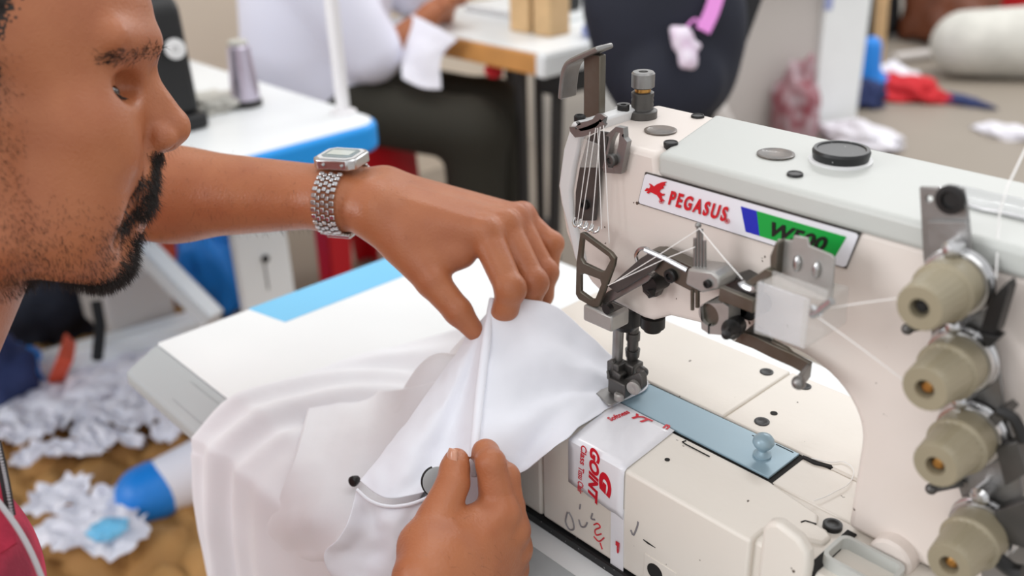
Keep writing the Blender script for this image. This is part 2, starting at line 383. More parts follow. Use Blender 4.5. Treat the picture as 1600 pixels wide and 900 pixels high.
# presser spring regulator: the knurled column on the head
c = onz(1003, 183, 0.200)
b = BM(); b.lathe(c, (0, 0, 1), [(0, 0.0105), (0.005, 0.0105), (0.006, 0.009), (0.006, 0.0078), (0.0075, 0.0074), (0.009, 0.0078), (0.0105, 0.0074), (0.012, 0.0078), (0.0135, 0.0074), (0.015, 0.0078), (0.0175, 0.0078), (0.018, 0.007)], 36); reg = obj('pressure_regulator', b, 'dark_steel', sm)
b = BM(); b.lathe((c[0], c[1], c[2]+0.017), (0, 0, 1), [(0, 0.0056), (0.005, 0.0056)], 24); obj('brass_collar', b, 'brass', reg)
b = BM(); b.lathe((c[0], c[1], c[2]+0.0205), (0, 0, 1), [(0, 0.0066), (0.001, 0.0080), (0.0100, 0.0080), (0.0112, 0.0070), (0.0112, 0.0032), (0.0085, 0.003), (0.0085, 0)], 36); obj('regulator_nut', b, 'steel', reg)
# lifter bar with its bent strap
c0 = ony(929, 182, 0.006); c1 = ony(929, 95, 0.006)
b = BM(); b.box(((c0[0]+c1[0])/2, 0.006, (c0[2]+c1[2])/2), (0.0150, 0.0060, c1[2]-c0[2]+0.010)); obj('lifter_bar', b, 'brown_steel', sm, bevel=0.0008)
P = [ony(x, y, 0.004) for x, y in ((946, 73), (930, 80), (908, 90), (897, 97), (891, 110), (888, 130), (886, 152))]
b = BM(); b.tube([P[0]+np.array([0, 0, 0]), *P[1:]], 1.0, flat=(0.016, 0.0036), sub=4, up=(-0.35, 0.0, 1.0)); obj('lifter_hook', b, 'steel', sm, bevel=0.0012)
# thread guide bridge on top of the head
P = [onz(x, y, 0.206) for x, y in ((905, 188), (930, 187), (955, 177), (972, 168), (982, 168))]
b = BM(); b.tube(P, 1.0, flat=(0.007, 0.0022), up=(0, 0, 1)); obj('thread_bridge', b, 'dull_silver', sm, bevel=0.0006)
screw(onz(906, 184, 0.208), (0, 0, 1), 0.004); screw(onz(974, 168, 0.209), (0, 0, 1), 0.0042)
c = onz(974, 180, 0.2); b = BM(); b.lathe(c, (0, 0, 1), [(0, 0.0075), (0.0012, 0.0075), (0.0012, 0.0046), (0.008, 0.0046)], 24); obj('guide_post', b, 'dark_steel', sm)
P = [(896, 198), (900, 208), (922, 203), (940, 194), (944, 186), (936, 184), (930, 192), (908, 198), (906, 192)]
b = BM(); b.tube([ony(x, y, -0.028) for x, y in P], 1.0, flat=(0.0020, 0.0055), sub=2, up=(0, 0, 1)); obj('thread_clip', b, 'steel', sm)
plate([(946, 212), (962, 198), (974, 200), (975, 216), (980, 222), (970, 272), (944, 270), (941, 262), (952, 214)], -0.026, 0.0045, 'steel', 'slotted_bracket', hole=[[(955, 220), (962, 206), (968, 208), (966, 226), (958, 262), (950, 262), (948, 250)]])
screw(ony(955, 250, -0.028), (0, -1, 0), 0.0042, 'dark_steel')
plate([(935, 205), (950, 207), (946, 240), (938, 270), (935, 300), (930, 345), (898, 345), (899, 300), (906, 258), (918, 215)], -0.0245, 0.002, 'dark_steel', 'take_up_guard')
plate([(908, 216), (937, 226), (934, 262), (905, 262)], -0.0275, 0.001, 'clear_plastic', 'guard_window')
screw(ony(913, 320, -0.026), (0, -1, 0), 0.0035, 'black_oxide')
b = BM()
for k in range(4):
    x = 899+9*k; y = 346+3*k
    b.tube([ony(x, y-6, -0.030), ony(x-3, y+2, -0.033), ony(x+1, y+8, -0.035), ony(x+8, y+6, -0.034), ony(x+10, y, -0.032)], 0.0010, 8, sub=3)
obj('thread_fork', b, 'bright_steel', sm)
# take-up lever: an open frame with two windows
def rpoly(px, y):  return pxy(px, y)
ty = -0.043
b = BM(); b.prism([rpoly([(906, 364), (912, 364), (955, 396), (961, 404), (959, 416), (939, 470), (935, 480), (928, 481), (903, 467), (899, 460), (900, 412)], ty),
                   rpoly([(911, 372), (950, 401), (953, 407), (944, 424), (938, 424), (913, 412), (908, 404)], ty),
                   rpoly([(907, 430), (913, 428), (937, 437), (939, 444), (929, 468), (924, 468), (907, 456)], ty)], (0, 0.003, 0))
obj('take_up_lever', b, 'brown_steel', sm, bevel=0.0007)
# link arms from the take-up to the pivot
plate([(938, 470), (945, 458), (1005, 424), (1018, 432), (1012, 440), (962, 468), (944, 478)], -0.036, 0.004, 'steel', 'take_up_link')
plate([(950, 448), (1000, 404), (1016, 394), (1034, 402), (1022, 422), (964, 458)], -0.040, 0.003, 'dark_steel', 'looper_arm')
b = BM(); b.tube([ony(x, y, -0.033) for x, y in ((996, 408), (994, 398), (1000, 389), (1012, 389), (1014, 397))], 0.0013, 8, sub=4); obj('wire_loop', b, 'bright_steel', sm)
plate([(1014, 392), (1028, 392), (1100, 425), (1098, 456), (1085, 458), (1030, 430), (1012, 416)], -0.036, 0.010, 'brown_steel', 'guide_bar')
b = BM(); b.tube([ony(x, y, -0.040) for x, y in ((1008, 390), (1040, 404), (1074, 422))], 0.0016, 8); obj('guide_rod', b, 'bright_steel', sm)
screw(ony(1048, 431, -0.0375), (0, -1, 0), 0.0044)
plate([(1001, 432), (1032, 432), (1034, 448), (1026, 464), (1014, 466), (1004, 456)], -0.026, 0.005, 'dark_steel', 'pivot_block')
b = BM(); b.lathe(ony(1014, 446, -0.034), (0, 1, 0), [(0, 0.0062), (0.014, 0.0062)], 20); b.tube([ony(x, y, -0.034) for x, y in ((1018, 452), (1020, 460), (1014, 464))], [0.003, 0.002, 0.001], 8); obj('pivot_pin', b, 'black_oxide', sm)
# block with upright thread pins
plate([(1074, 420), (1112, 424), (1124, 436), (1124, 452), (1096, 458), (1070, 444)], -0.050, 0.018, 'dull_silver', 'guide_block', bevel=0.0015)
b = BM()
for x, yt, yb in ((1086, 372, 424), (1091, 352, 424), (1096, 358, 424), (1101, 376, 424)):
    b.cyl(ony(x, yb, -0.044), ony(x, yt, -0.044), 0.0011, n=10); 
b.ball(ony(1091, 352, -0.044), 0.0019, 12)
obj('thread_pin', b, 'steel', sm, label='upright thread eyelet pins')
b = BM(); b.cyl(ony(1082, 452, -0.044), ony(1082, 484, -0.044), 0.0012, n=10); b.cyl(ony(1090, 452, -0.044), ony(1090, 480, -0.044), 0.0014, n=10); obj('lower_pin', b, 'brown_steel', sm)
screw(ony(1105, 444, -0.0515), (0, -1, 0), 0.0025)
plate([(1124, 448), (1178, 470), (1176, 490), (1122, 470)], -0.052, 0.004, 'brown_steel', 'guide_strap')
plate([(1124, 440), (1150, 432), (1172, 444), (1174, 462), (1150, 470), (1128, 462)], -0.034, 0.014, 'dark_steel', 'tension_block')
# clamp ring with bronze bush
cb = ony(1107, 492, -0.052)
b = BM(); b.prism([pxy([(1094, 480), (1104, 474), (1130, 474), (1138, 480), (1138, 512), (1130, 524), (1108, 522), (1096, 514)], -0.052), [(cb[0]+0.0072*math.cos(t), -0.052, cb[2]+0.0072*math.sin(t)) for t in [2*math.pi*k/24 for k in range(24)]]], (0, 0.014, 0)); obj('clamp_ring', b, 'dull_silver', sm, bevel=0.0012)
b = BM(); b.lathe(cb+np.array([0, 0.003, 0]), (0, 1, 0), [(0, 0.0072), (0.010, 0.0072), (0.010, 0)], 24); obj('bush', b, 'brown_steel', sm)
b = BM(); b.prism([pxy([(1106, 507), (1108, 507), (1108, 522), (1106, 522)], -0.0524)], (0, 0.002, 0)); obj('clamp_slit', b, 'gap_black', sm)
p0 = ony(1152, 505, -0.040); p1 = ony(1136, 522, -0.062)
b = BM(); b.lathe(p0, Vector(p1)-Vector(p0), [(0, 0.005), (0.004, 0.0064), (0.014, 0.0060), (0.016, 0.004), (0.021, 0.0028), (0.026, 0.0028), (0.027, 0)], 20); obj('clamp_knob', b, 'black_oxide', sm)
b = BM(); b.tube([ony(x, y, -0.040) for x, y in ((1144, 490), (1154, 508), (1152, 520), (1146, 530))], [0.004, 0.003, 0.002, 0.0015], 8); obj('spring_finger', b, 'bright_steel', sm)
b = BM(); b.lathe(ony(1152, 478, -0.040), (0, 1, 0), [(0, 0.007), (0.016, 0.007)], 20); b.lathe(ony(1168, 486, -0.040), (0, 1, 0), [(0, 0.006), (0.016, 0.006)], 20); obj('tension_post', b, 'black_oxide', sm)
# long bent finger lever
P = [(1148, 522), (1180, 534), (1208, 548), (1240, 562), (1266, 576)]
b = BM(); b.tube([ony(x, y, -0.034) for x, y in P], 1.0, flat=(0.0026, 0.0088), up=(0, 0, 1)); obj('lever_strip', b, 'brown_steel', sm, bevel=0.0006)
q = ony(1264, 578, -0.034); q2 = ony(1248, 598, -0.050)
b = BM(); b.tube([q, (Vector(q)+Vector(q2))/2, q2], 1.0, flat=(0.003, 0.0085), up=(0, 0, 1)); b.ball(q2, 0.0040); obj('lever_tip', b, 'steel', sm, bevel=0.0006)
plate([(1204, 532), (1228, 544), (1236, 552), (1240, 566), (1222, 560), (1210, 552)], -0.0345, 0.003, 'brown_steel', 'lever_web')
plate([(1160, 520), (1178, 505), (1200, 520), (1218, 546)], -0.030, 0.002, 'steel', 'lever_plate')
# silicone oil box: hinged lid plate, translucent trough, front sheet
plate([(1214, 374), (1238, 376), (1240, 368), (1262, 372), (1264, 384), (1298, 398), (1304, 404), (1300, 470), (1212, 430)], -0.046, 0.0015, 'dull_silver', 'oil_box_lid')
plate([(1203, 400), (1212, 378), (1216, 380), (1212, 432), (1203, 426)], -0.052, 0.008, 'brown_steel', 'oil_box_hinge')
b = BM()
for px, py in ((1245, 412), (1275, 422)): b.ball(ony(px, py, -0.0470), 0.0028, 12, sc=(0.8, 0.6, 1.7))
obj('lid_clip', b, 'bright_steel', sm)
plate([(1158, 446), (1196, 420), (1206, 424), (1206, 432), (1162, 454)], -0.056, 0.004, 'brown_steel', 'oil_box_arm')
b = BM(); b.tube([ony(x, y, -0.057) for x, y in ((1158, 440), (1162, 446), (1174, 452), (1182, 450))], 0.002, 8, sub=3); obj('arm_wire', b, 'bright_steel', sm)
plate([(1180, 440), (1290, 470), (1286, 528), (1258, 545), (1176, 522)], -0.062, 0.024, 'clear_plastic', 'oil_trough', bevel=0.0015)
plate([(1206, 424), (1292, 455), (1292, 472), (1206, 446)], -0.066, 0.002, 'clear_plastic', 'trough_rim')
plate([(1184, 440), (1265, 468), (1256, 546), (1178, 516)], -0.074, 0.0012, 'clear_sheet', 'clear_guard', label='translucent plastic guard sheet')
plate([(1256, 466), (1265, 468), (1257, 545), (1248, 542)], -0.0752, 0.001, 'clear_plastic', 'guard_edge')
b = BM(); b.tube([ony(x, y, -0.070) for x, y in ((1268, 492), (1280, 486), (1300, 470))], 0.0022, 8); b.tube([ony(x, y, -0.070) for x, y in ((1268, 478), (1285, 492))], 0.0015, 8); obj('trough_hook', b, 'bright_steel', sm)
# needle bar, presser bar and foot
b = BM(); b.box(ony(947, 491, -0.036), (0.026, 0.018, 0.012)); obj('bar_bracket', b, 'dull_silver', sm, bevel=0.0015)
b = BM(); b.box(ony(948, 480, -0.034), (0.022, 0.012, 0.004)); obj('bracket_cap', b, 'dark_steel', sm, bevel=0.001)
b = BM(); b.lathe(ony(947, 484, -0.0465), (0, 1, 0), [(0, 0.0035), (0.004, 0.0035)], 16); obj('bracket_screw', b, 'black_oxide', sm)
b = BM(); b.lathe(ony(978, 500, -0.006), (0, 0, -1), [(-0.012, 0.012), (0.001, 0.012), (0.006, 0.008)], 24); b.lathe(ony(1020, 502, -0.010), (0, 0, -1), [(-0.004, 0.0085), (0.004, 0.0085), (0.004, 0.006), (0.007, 0.006), (0.008, 0.004)], 20); obj('bar_bushing', b, 'black_oxide', sm)
t = ony(967, 500, -0.004); m_ = ony(964, 572, -0.004)
b = BM(); b.cyl(t, m_, 0.0040, n=20); obj('needle_bar', b, 'steel', sm)
t2 = ony(990, 500, 0.006); m2 = ony(987, 585, 0.006)
b = BM(); b.cyl(t2, m2, 0.0042, n=20); b.lathe(t2, (0, 0, -1), [(0.010, 0.0052), (0.016, 0.0052)], 20); b.lathe(t2, (0, 0, -1), [(0.024, 0.0056), (0.030, 0.0050)], 20); obj('presser_bar', b, 'dark_steel', sm)
b = BM()
b.box(ony(964, 578, -0.006), (0.011, 0.011, 0.016)); b.box(ony(966, 591, -0.009), (0.008, 0.008, 0.014), Matrix.Rotation(0.2, 3, 'Y')); b.box(ony(989, 582, 0.002), (0.010, 0.012, 0.018)); b.box(ony(982, 596, 0.0), (0.006, 0.008, 0.016), Matrix.Rotation(-0.35, 3, 'Y'))
b.lathe(ony(1000, 578, -0.002), (1, -0.3, 0), [(0, 0.004), (0.006, 0.004)], 14); b.box(ony(957, 590, -0.010), (0.004, 0.004, 0.030))
obj('needle_clamp', b, 'dark_steel', sm, bevel=0.0012)
b = BM()
for dx in (-3, 3, 8): b.cyl(ony(966+dx, 590, -0.008), ony(967+dx, 616, -0.008), 0.0006, n=8)
obj('needle', b, 'bright_steel', sm)
b = BM(); b.prism([pxz([(931, 614), (939, 608), (996, 588), (1003, 594), (1002, 604), (956, 632), (950, 632)], 0.0068)], (0, 0, -0.0022))
foot = obj('presser_foot', b, 'steel', sm, bevel=0.0007)
b = BM(); b.prism([pxy([(975, 592), (998, 582), (1003, 590), (1004, 606), (996, 614), (978, 618)], -0.010)], (0, 0.006, 0)); b.box(ony(968, 604, -0.012), (0.016, 0.008, 0.012)); b.box(ony(956, 606, -0.014), (0.002, 0.003, 0.028), Matrix.Rotation(-0.3, 3, 'Y')); obj('foot_shank', b, 'dark_steel', foot, bevel=0.0012)
b = BM(); b.lathe(ony(991, 605, -0.0115), (0.3, -1, 0), [(-0.002, 0.0052), (0.002, 0.0052), (0.0026, 0.004), (0.0026, 0.002), (0.0015, 0)], 20); b.lathe(ony(968, 616, -0.016), (0, 0, 1), [(-0.004, 0.004), (0, 0.004), (0.001, 0.003), (0.001, 0)], 16); obj('foot_screw', b, 'dull_silver', foot)
# name plate
A = ony(1008, 271, -0.0215); B = ony(1342, 366, -0.0215); Cc = ony(1331, 417, -0.0215); D = ony(997, 317, -0.0215)
u = Vector(B-A); v = Vector(D-A)
def lp(s, t): return Vector(A) + u*s + v*t     # s along the plate 0..1, t down 0..1
b = BM(); b.prism([[lp(s, t) for s, t in ((0.01, 0), (0.99, 0), (1, 0.06), (1, 0.94), (0.99, 1), (0.01, 1), (0, 0.94), (0, 0.06))]], (0, 0.0016, 0))
npl = obj('name_plate', b, 'sticker_white', sm, label='white name plate with red, blue and green print')
b = BM(); b.prism([[lp(s, t)+Vector((0, 0.0003, 0)) for s, t in ((-0.003, -0.03), (1.003, -0.03), (1.003, 1.03), (-0.003, 1.03))]], (0, 0.0015, 0)); obj('plate_border', b, 'dark_steel', npl)
e = Vector((0, -0.0004, 0))
b = BM(); b.prism([[lp(s, t)+e for s, t in ((0.5, 0.16), (0.575, 0.16), (0.622, 0.85), (0.556, 0.85))]], (0, 0.0006, 0)); obj('blue_band', b, 'sticker_blue', npl)
b = BM(); b.prism([[lp(s, t)+e for s, t in ((0.575, 0.16), (0.960, 0.16), (0.945, 0.85), (0.622, 0.85))]], (0, 0.0006, 0)); obj('green_band', b, 'sticker_green', npl)
fw = u.length; fh = v.length
def lettering(txt, s0, t1, w, h, m, bold=0.0, sx=1.0, shear=0.0, space=1.0):
    me = text_mesh(txt, 0.02, bold=bold, shear=shear, space=space)
    fit_text(me, lp(s0, t1)+e*2.0, u, -v, w*fw, h*fh)
    return link('lettering', me, m, npl, smooth=False)
lettering('PEGASUS', 0.160, 0.74, 0.292, 0.46, 'sticker_red', bold=0.0006, space=1.35)
lettering('W500', 0.655, 0.74, 0.245, 0.42, 'sticker_black', bold=0.0006, shear=0.12, space=1.05)
for s0, t0 in ((0.122, 0.70), (0.462, 0.70)):
    q = lp(s0, t0)+e*2; b = BM(); r = 0.0016
    b.tube([q+u.normalized()*r*math.cos(a)+v.normalized()*r*math.sin(a) for a in [2*math.pi*k/16 for k in range(16)]], 0.00018, 5, closed=True); obj('registered_ring', b, 'sticker_red', npl)
    me = text_mesh('R', 0.02); fit_text(me, q-u.normalized()*0.0007+v.normalized()*0.0008+e*0.5, u, -v, None, None) if False else fit_text(me, q-u.normalized()*0.0007+v.normalized()*0.0009, u, -v, 0.0014, 0.0018); link('lettering', me, 'sticker_red', npl, smooth=False)
# winged horse mark in red (outline, in plate fractions)
hs = [(1007, 298), (1010, 294), (1014, 295), (1016, 291), (1014, 287), (1018, 289), (1021, 292), (1026, 288), (1033, 285), (1041, 284), (1037, 288), (1040, 289), (1035, 292), (1037, 294), (1031, 297), (1030, 300), (1034, 303), (1038, 303), (1037, 306), (1033, 306), (1034, 311), (1038, 314), (1033, 315), (1030, 310), (1026, 305), (1020, 302), (1016, 300), (1013, 303), (1010, 301), (1013, 298), (1009, 299)]
_old = [(1008, 296), (1011, 293), (1015, 295), (1017, 289), (1016, 285), (1020, 288), (1024, 290), (1030, 287), (1039, 286), (1035, 290), (1038, 291), (1034, 295), (1036, 297), (1031, 300), (1033, 304), (1036, 305), (1036, 308), (1033, 307), (1033, 313), (1030, 314), (1029, 308), (1024, 304), (1018, 302), (1013, 299), (1011, 302), (1012, 297), (1009, 298)]
b = BM(); b.prism([[Vector(ony(x, y, -0.0223)) for x, y in hs]], (0, 0.0006, 0)); obj('horse_mark', b, 'sticker_red', npl, smooth=False)
# printed tape wrapped over the bed front
tp = thing('packing_tape', 'strip of white packing tape with red print stuck over the bed edge beside the foot', 'tape', (0.04, -0.05, 0.0))
b = BM()
top = [(0.0085, -0.0128, 0.0008), (0.062, -0.0128, 0.0008), (0.0670, -0.0690, 0.0008), (0.0160, -0.0690, 0.0008)]
NT = 10; rows = []
for k in range(NT+1):
    t = k/NT; rows.append([Vector(top[0]).lerp(Vector(top[3]), t).lerp(Vector(top[1]).lerp(Vector(top[2]), t), s) + Vector((0, 0, 0.0002*math.sin(9*s+5*t))) for s in np.linspace(0, 1, 9)])
rows.append([Vector((0.0160+0.051*s, -0.0712, -0.0006)) for s in np.linspace(0, 1, 9)])
for k in range(1, 9):
    t = k/8; zb = [(-0.036-0.004*s - 0.0005*math.sin(20*s)) for s in np.linspace(0, 1, 9)]
    rows.append([Vector((0.0158+0.051*s, -0.0714, -0.001+(zb[i]+0.001)*t)) for i, s in enumerate(np.linspace(0, 1, 9))])
b.grid(rows); tape = obj('film', b, 'tape_white', tp); md = tape.modifiers.new('thick', 'SOLIDIFY'); md.thickness = 0.0003; md.offset = 1
b = BM(); b.prism([[(0.0555, -0.0711, -0.032), (0.0668, -0.0711, -0.032), (0.0678, -0.0711, -0.0855), (0.0560, -0.0711, -0.0855)]], (0, 0.0004, 0)); obj('tail', b, 'tape_white', tp)
fe = -0.0719
def tape_text(txt, px0, px1, hpx, m='tape_red', bold=0.0, shear=0.0, plane='y', flip=1):   # baseline from px0 to px1
    pr = (lambda p: Vector(ony(p[0], p[1], fe))) if plane == 'y' else (lambda p: Vector(onz(p[0], p[1], 0.0015)))
    a, c_ = pr(px0), pr(px1); hh = pr(hpx)
    x = (c_-a); n = Vector((0, -1, 0)) if plane == 'y' else Vector((0, 0, 1)); y = n.cross(x)
    me = text_mesh(txt, 0.02, bold=bold, shear=shear, ext=0.0001); fit_text(me, a, x, y, x.length, abs((hh-a).dot(y.normalized())))
    link('lettering', me, m, tp, smooth=False)
tape_text('GOINT', (922, 697), (918, 779), (938, 700), bold=0.0009, shear=0.25)
tape_text('G', (937, 734), (935, 768), (957, 738), bold=0.0014, shear=0.25)
tape_text('Tissu Clair', (904, 728), (902, 768), (913, 730), bold=0.0002)
tape_text('Class', (908, 694), (906, 724), (917, 697), bold=0.0003)
tape_text('YT', (985, 652), (1013, 664), (990, 644), bold=0.0008, shear=0.3, plane='z')
tape_text('Softness', (955, 658), (985, 645), (954, 650), bold=0.0003, plane='z')
tape_text('n', (1035, 668), (1043, 671), (1037, 661), bold=0.0008, plane='z')
tape_text('P', (962, 845), (961, 862), (968, 847), bold=0.001)
# old printed marks left on the enamel under the tape
for pts in ([(887, 800), (884, 815), (890, 827), (897, 826), (895, 812), (889, 800)], [(905, 812), (908, 822), (914, 823), (918, 816)], [(907, 788), (906, 795)], [(926, 802), (924, 810), (930, 812)], [(986, 828), (990, 836), (996, 822), (997, 815)]):
    mk = BM(); mk.tube([ony(x, y, -0.0706) for x, y in pts], 0.0007, 6, sub=3); obj('ink_mark', mk, 'smudge_grey', sm, label='worn grey ink mark')
for pts in ([(928, 820), (934, 818), (938, 824), (930, 828), (932, 836), (940, 834)], [(928, 838), (936, 846), (944, 840)], [(938, 848), (941, 858)]):
    mk = BM(); mk.tube([ony(x, y, -0.0706) for x, y in pts], 0.0006, 6, sub=3); obj('ink_mark', mk, 'tape_red', sm, label='worn red ink mark')
mk = BM(); mk.tube([ony(x, y, -0.0706) for x, y in ((1005, 843), (1012, 848), (1024, 856))], [0.0003, 0.0007, 0.0002], 6); obj('scratch', mk, 'gap_black', sm)
# ---------------------------------------------------------------- tension plate and its four dials
plate([(1436, 292), (1505, 294), (1512, 330), (1520, 420), (1545, 500), (1560, 560), (1570, 640), (1592, 720), (1600, 800), (1620, 960), (1540, 960), (1528, 860), (1500, 770), (1478, 700), (1462, 600), (1450, 470), (1442, 400)], -0.028, 0.0022, 'steel', 'tension_plate', bevel=0.0006, hole=[[(1452+5*math.cos(t), 311+5*math.sin(t)) for t in [2*math.pi*k/12 for k in range(12)]]])
plate([(1449, 346), (1508, 346), (1512, 352), (1520, 420), (1452, 420), (1446, 352)], -0.0305, 0.0022, 'steel', 'tension_bracket', bevel=0.0005)
b = BM(); b.lathe(ony(1487, 311, -0.0295), (0, -1, 0), [(0, 0.0072), (0.002, 0.0072), (0.0022, 0.0045), (0.0005, 0.004), (0.0005, 0)], 24); obj('plate_screw', b, 'black_oxide', sm)
KN = [((0.2385, 0.181), 'gap_black'), ((0.2475, 0.1415), 'brass'), ((0.2590, 0.1035), 'brass'), ((0.2745, 0.0520), 'brass')]
for (x, z), core in KN:
    c = (x, -0.030, z)
    b = BM(); b.lathe(c, (0, -1, 0), [(0, 0.0172), (0.0012, 0.0178), (0.0022, 0.0172), (0.003, 0.0152), (0.0045, 0.0170), (0.0060, 0.0164), (0.0065, 0.012)], 40); dsc = obj('tension_disc', b, 'bright_steel', sm)
    b = BM()
    n = 96; prof = [(0.0065, 0.0148), (0.0175, 0.0150), (0.0185, 0.0152), (0.0195, 0.0146), (0.0200, 0.0134), (0.0215, 0.0132), (0.036, 0.0118), (0.0395, 0.0115), (0.0408, 0.0106), (0.0408, 0.0048), (0.034, 0.0045), (0.034, 0.0)]
    ax = Vector((0, -1, 0)); rings = []
    for d, r in prof:
        ring = []
        for i in range(n):
            t = 2*math.pi*i/n; k = 1 - (0.018 if (i % 4) < 2 and 0.0214 < d < 0.0396 else 0.0)
            ring.append(b.bm.verts.new((x+max(r, 1e-5)*k*math.cos(t), -0.030-d, z+max(r, 1e-5)*k*math.sin(t))))
        rings.append(ring)
    for r0, r1 in zip(rings, rings[1:]):
        for i in range(n): b.bm.faces.new((r0[i], r0[(i+1) % n], r1[(i+1) % n], r1[i]))
    b.bm.faces.new(rings[-1]); b.bm.faces.new(rings[0][::-1])
    kb = obj('tension_dial', b, 'beige_plastic', sm, angle=0.9)
    b = BM(); b.lathe((x, -0.0635, z), (0, -1, 0), [(0, 0.0030), (0.0042, 0.0030), (0.0050, 0.0020), (0.005, 0)], 16); obj('dial_stud', b, core, kb)
for px, py, r in ((1490, 388, 0.0046), (1492, 508, 0.0040), (1502, 625, 0.0042), (1534, 772, 0.0048)):
    b = BM(); c = ony(px, py, -0.036); b.lathe(c, (0, -1, 0), [(-0.008, r*0.9), (0, r), (0.003, r), (0.005, r*0.6), (0.0055, 0)], 20); obj('guide_stud', b, 'bright_steel', sm)
for px, py in ((1418, 514), (1455, 764)):
    b = BM(); b.cyl(ony(px+48, py-10, -0.030), ony(px, py, -0.042), 0.0022, n=10); b.ball(ony(px, py, -0.042), 0.003); obj('thread_peg', b, 'dark_steel', sm)
plate([(1545, 470), (1572, 442), (1575, 455), (1556, 520), (1540, 545), (1530, 520)], -0.040, 0.010, 'black_oxide', 'side_guide')
plate([(1530, 520), (1562, 528), (1545, 545)], -0.042, 0.008, 'black_oxide', 'side_guide')
plate([(1545, 650), (1570, 635), (1580, 645), (1555, 668)], -0.040, 0.010, 'dark_steel', 'side_guide')
plate([(1555, 700), (1590, 690), (1605, 740), (1570, 760)], -0.038, 0.010, 'dark_steel', 'side_guide')
plate([(1552, 800), (1610, 780), (1612, 860), (1575, 850)], -0.038, 0.008, 'dark_steel', 'side_guide')
b = BM(); b.tube([ony(x, y, -0.045) for x, y in ((1560, 640), (1585, 655), (1600, 690))], 0.003, 8, sub=3); obj('guide_wire', b, 'black_oxide', sm); b = BM(); b.tube([ony(x, y, -0.045) for x, y in ((1555, 870), (1580, 890), (1600, 895))], 0.004, 8, sub=3); obj('guide_wire', b, 'black_oxide', sm)
# curved clear thread rest at the top of the tension plate
P = [onz(x, y, 0.203) for x, y in ((1468, 294), (1490, 311), (1525, 325), (1560, 332), (1610, 344))]
Q = [onz(x, y, 0.203) for x, y in ((1500, 288), (1520, 293), (1550, 300), (1580, 306), (1625, 318))]
b = BM(); Pc, _ = crspline(P, [1]*5, 5); Qc, _ = crspline(Q, [1]*5, 5)
b.grid([[p for p in Pc], [q for q in Qc]]); o = obj('thread_rest', b, 'clear_sheet', sm); md = o.modifiers.new('t', 'SOLIDIFY'); md.thickness = 0.0025
b = BM(); b.tube([*P], 0.0015, 8, sub=4); obj('rest_rim', b, 'bright_steel', sm)
# looper cover cup at the foot of the column
cu = onz(1352, 862, 0.012)
def rr(cx, cy, w, d, r, z, n=5):
    pts = []
    for sx, sy, a0 in ((1, 1, 0), (-1, 1, 90), (-1, -1, 180), (1, -1, 270)):
        for k in range(n+1):
            a = math.radians(a0+90*k/n); pts.append(Vector((cx+sx*(w/2-r)+r*math.cos(a), cy+sy*(d/2-r)+r*math.sin(a), z)))
    return pts
b = BM(); x0, y0 = cu[0], cu[1]
b.prism([rr(x0, y0, 0.040, 0.026, 0.006, 0.006), rr(x0, y0, 0.035, 0.021, 0.004, 0.006)], (0, 0, -0.06)); b.prism([rr(x0, y0, 0.038, 0.024, 0.005, -0.030)], (0, 0, -0.002)); obj('drip_cup', b, 'grey_enamel', sm)
cc = ony(1398, 866, -0.022); b = BM(); b.lathe(cc, (0, -1, 0), [(-0.01, 0.0130), (0.006, 0.0130), (0.008, 0.0115), (0.008, 0.0)], 32); obj('side_boss', b, 'cream_enamel', sm)
# ---------------------------------------------------------------- threads running through the machine
def strand(pts, name='sewing_thread', r=0.00030, lab='white sewing thread', cat='thread', grp='threads on the machine'):
    b = BM(); b.tube(pts, r, 6, sub=1); return obj(name, b, 'thread_white', label=lab, cat=cat, group=grp, origin=pts[0])
strand([ony(1404, 466, -0.060), ony(1350, 473, -0.062), ony(1298, 481, -0.066)], lab='white thread from the upper tension dial to the oil box')
strand([ony(1412, 594, -0.060), ony(1340, 540, -0.064), ony(1276, 494, -0.070)], lab='white thread sloping from the second tension dial to the oil box')
strand([ony(1092, 356, -0.0455), ony(1130, 402, -0.050), ony(1160, 436, -0.055)], lab='white thread from the eyelet pin to the oil box arm')
strand([ony(1092, 358, -0.0455), ony(1030, 398, -0.045), ony(962, 440, -0.0445)], lab='white thread from the eyelet pin to the take up lever')
strand([ony(1086, 386, -0.046), ony(1040, 404, -0.046), ony(950, 446, -0.0455)], lab='lower white thread from the pins to the take up lever')
for (a, c_) in (((931, 200), (908, 352)), ((934, 200), (940, 358)), ((943, 196), (952, 380)), ((922, 206), (902, 350)), ((938, 198), (925, 352))):
    strand([ony(*a, -0.031), ony((a[0]+c_[0])/2, (a[1]+c_[1])/2, -0.032), ony(*c_, -0.033)], lab='white thread hanging down the needle end of the machine')
strand([ony(1606, 225, 0.02), ony(1575, 290, 0.0), ony(1562, 332, -0.01), ony(1556, 436, -0.03)], r=0.0005, lab='white thread dropping to the upper tension dial')
P = [onz(x, y, 0.001) for x, y in ((1268, 716), (1296, 722), (1320, 722), (1334, 736), (1326, 756), (1305, 768), (1290, 776), (1272, 782))]
Pc, _ = crspline(P, [1]*len(P), 5); strand(Pc, r=0.0004, lab='loose curl of white thread lying on the bed beside the blue plate', grp='loose threads')
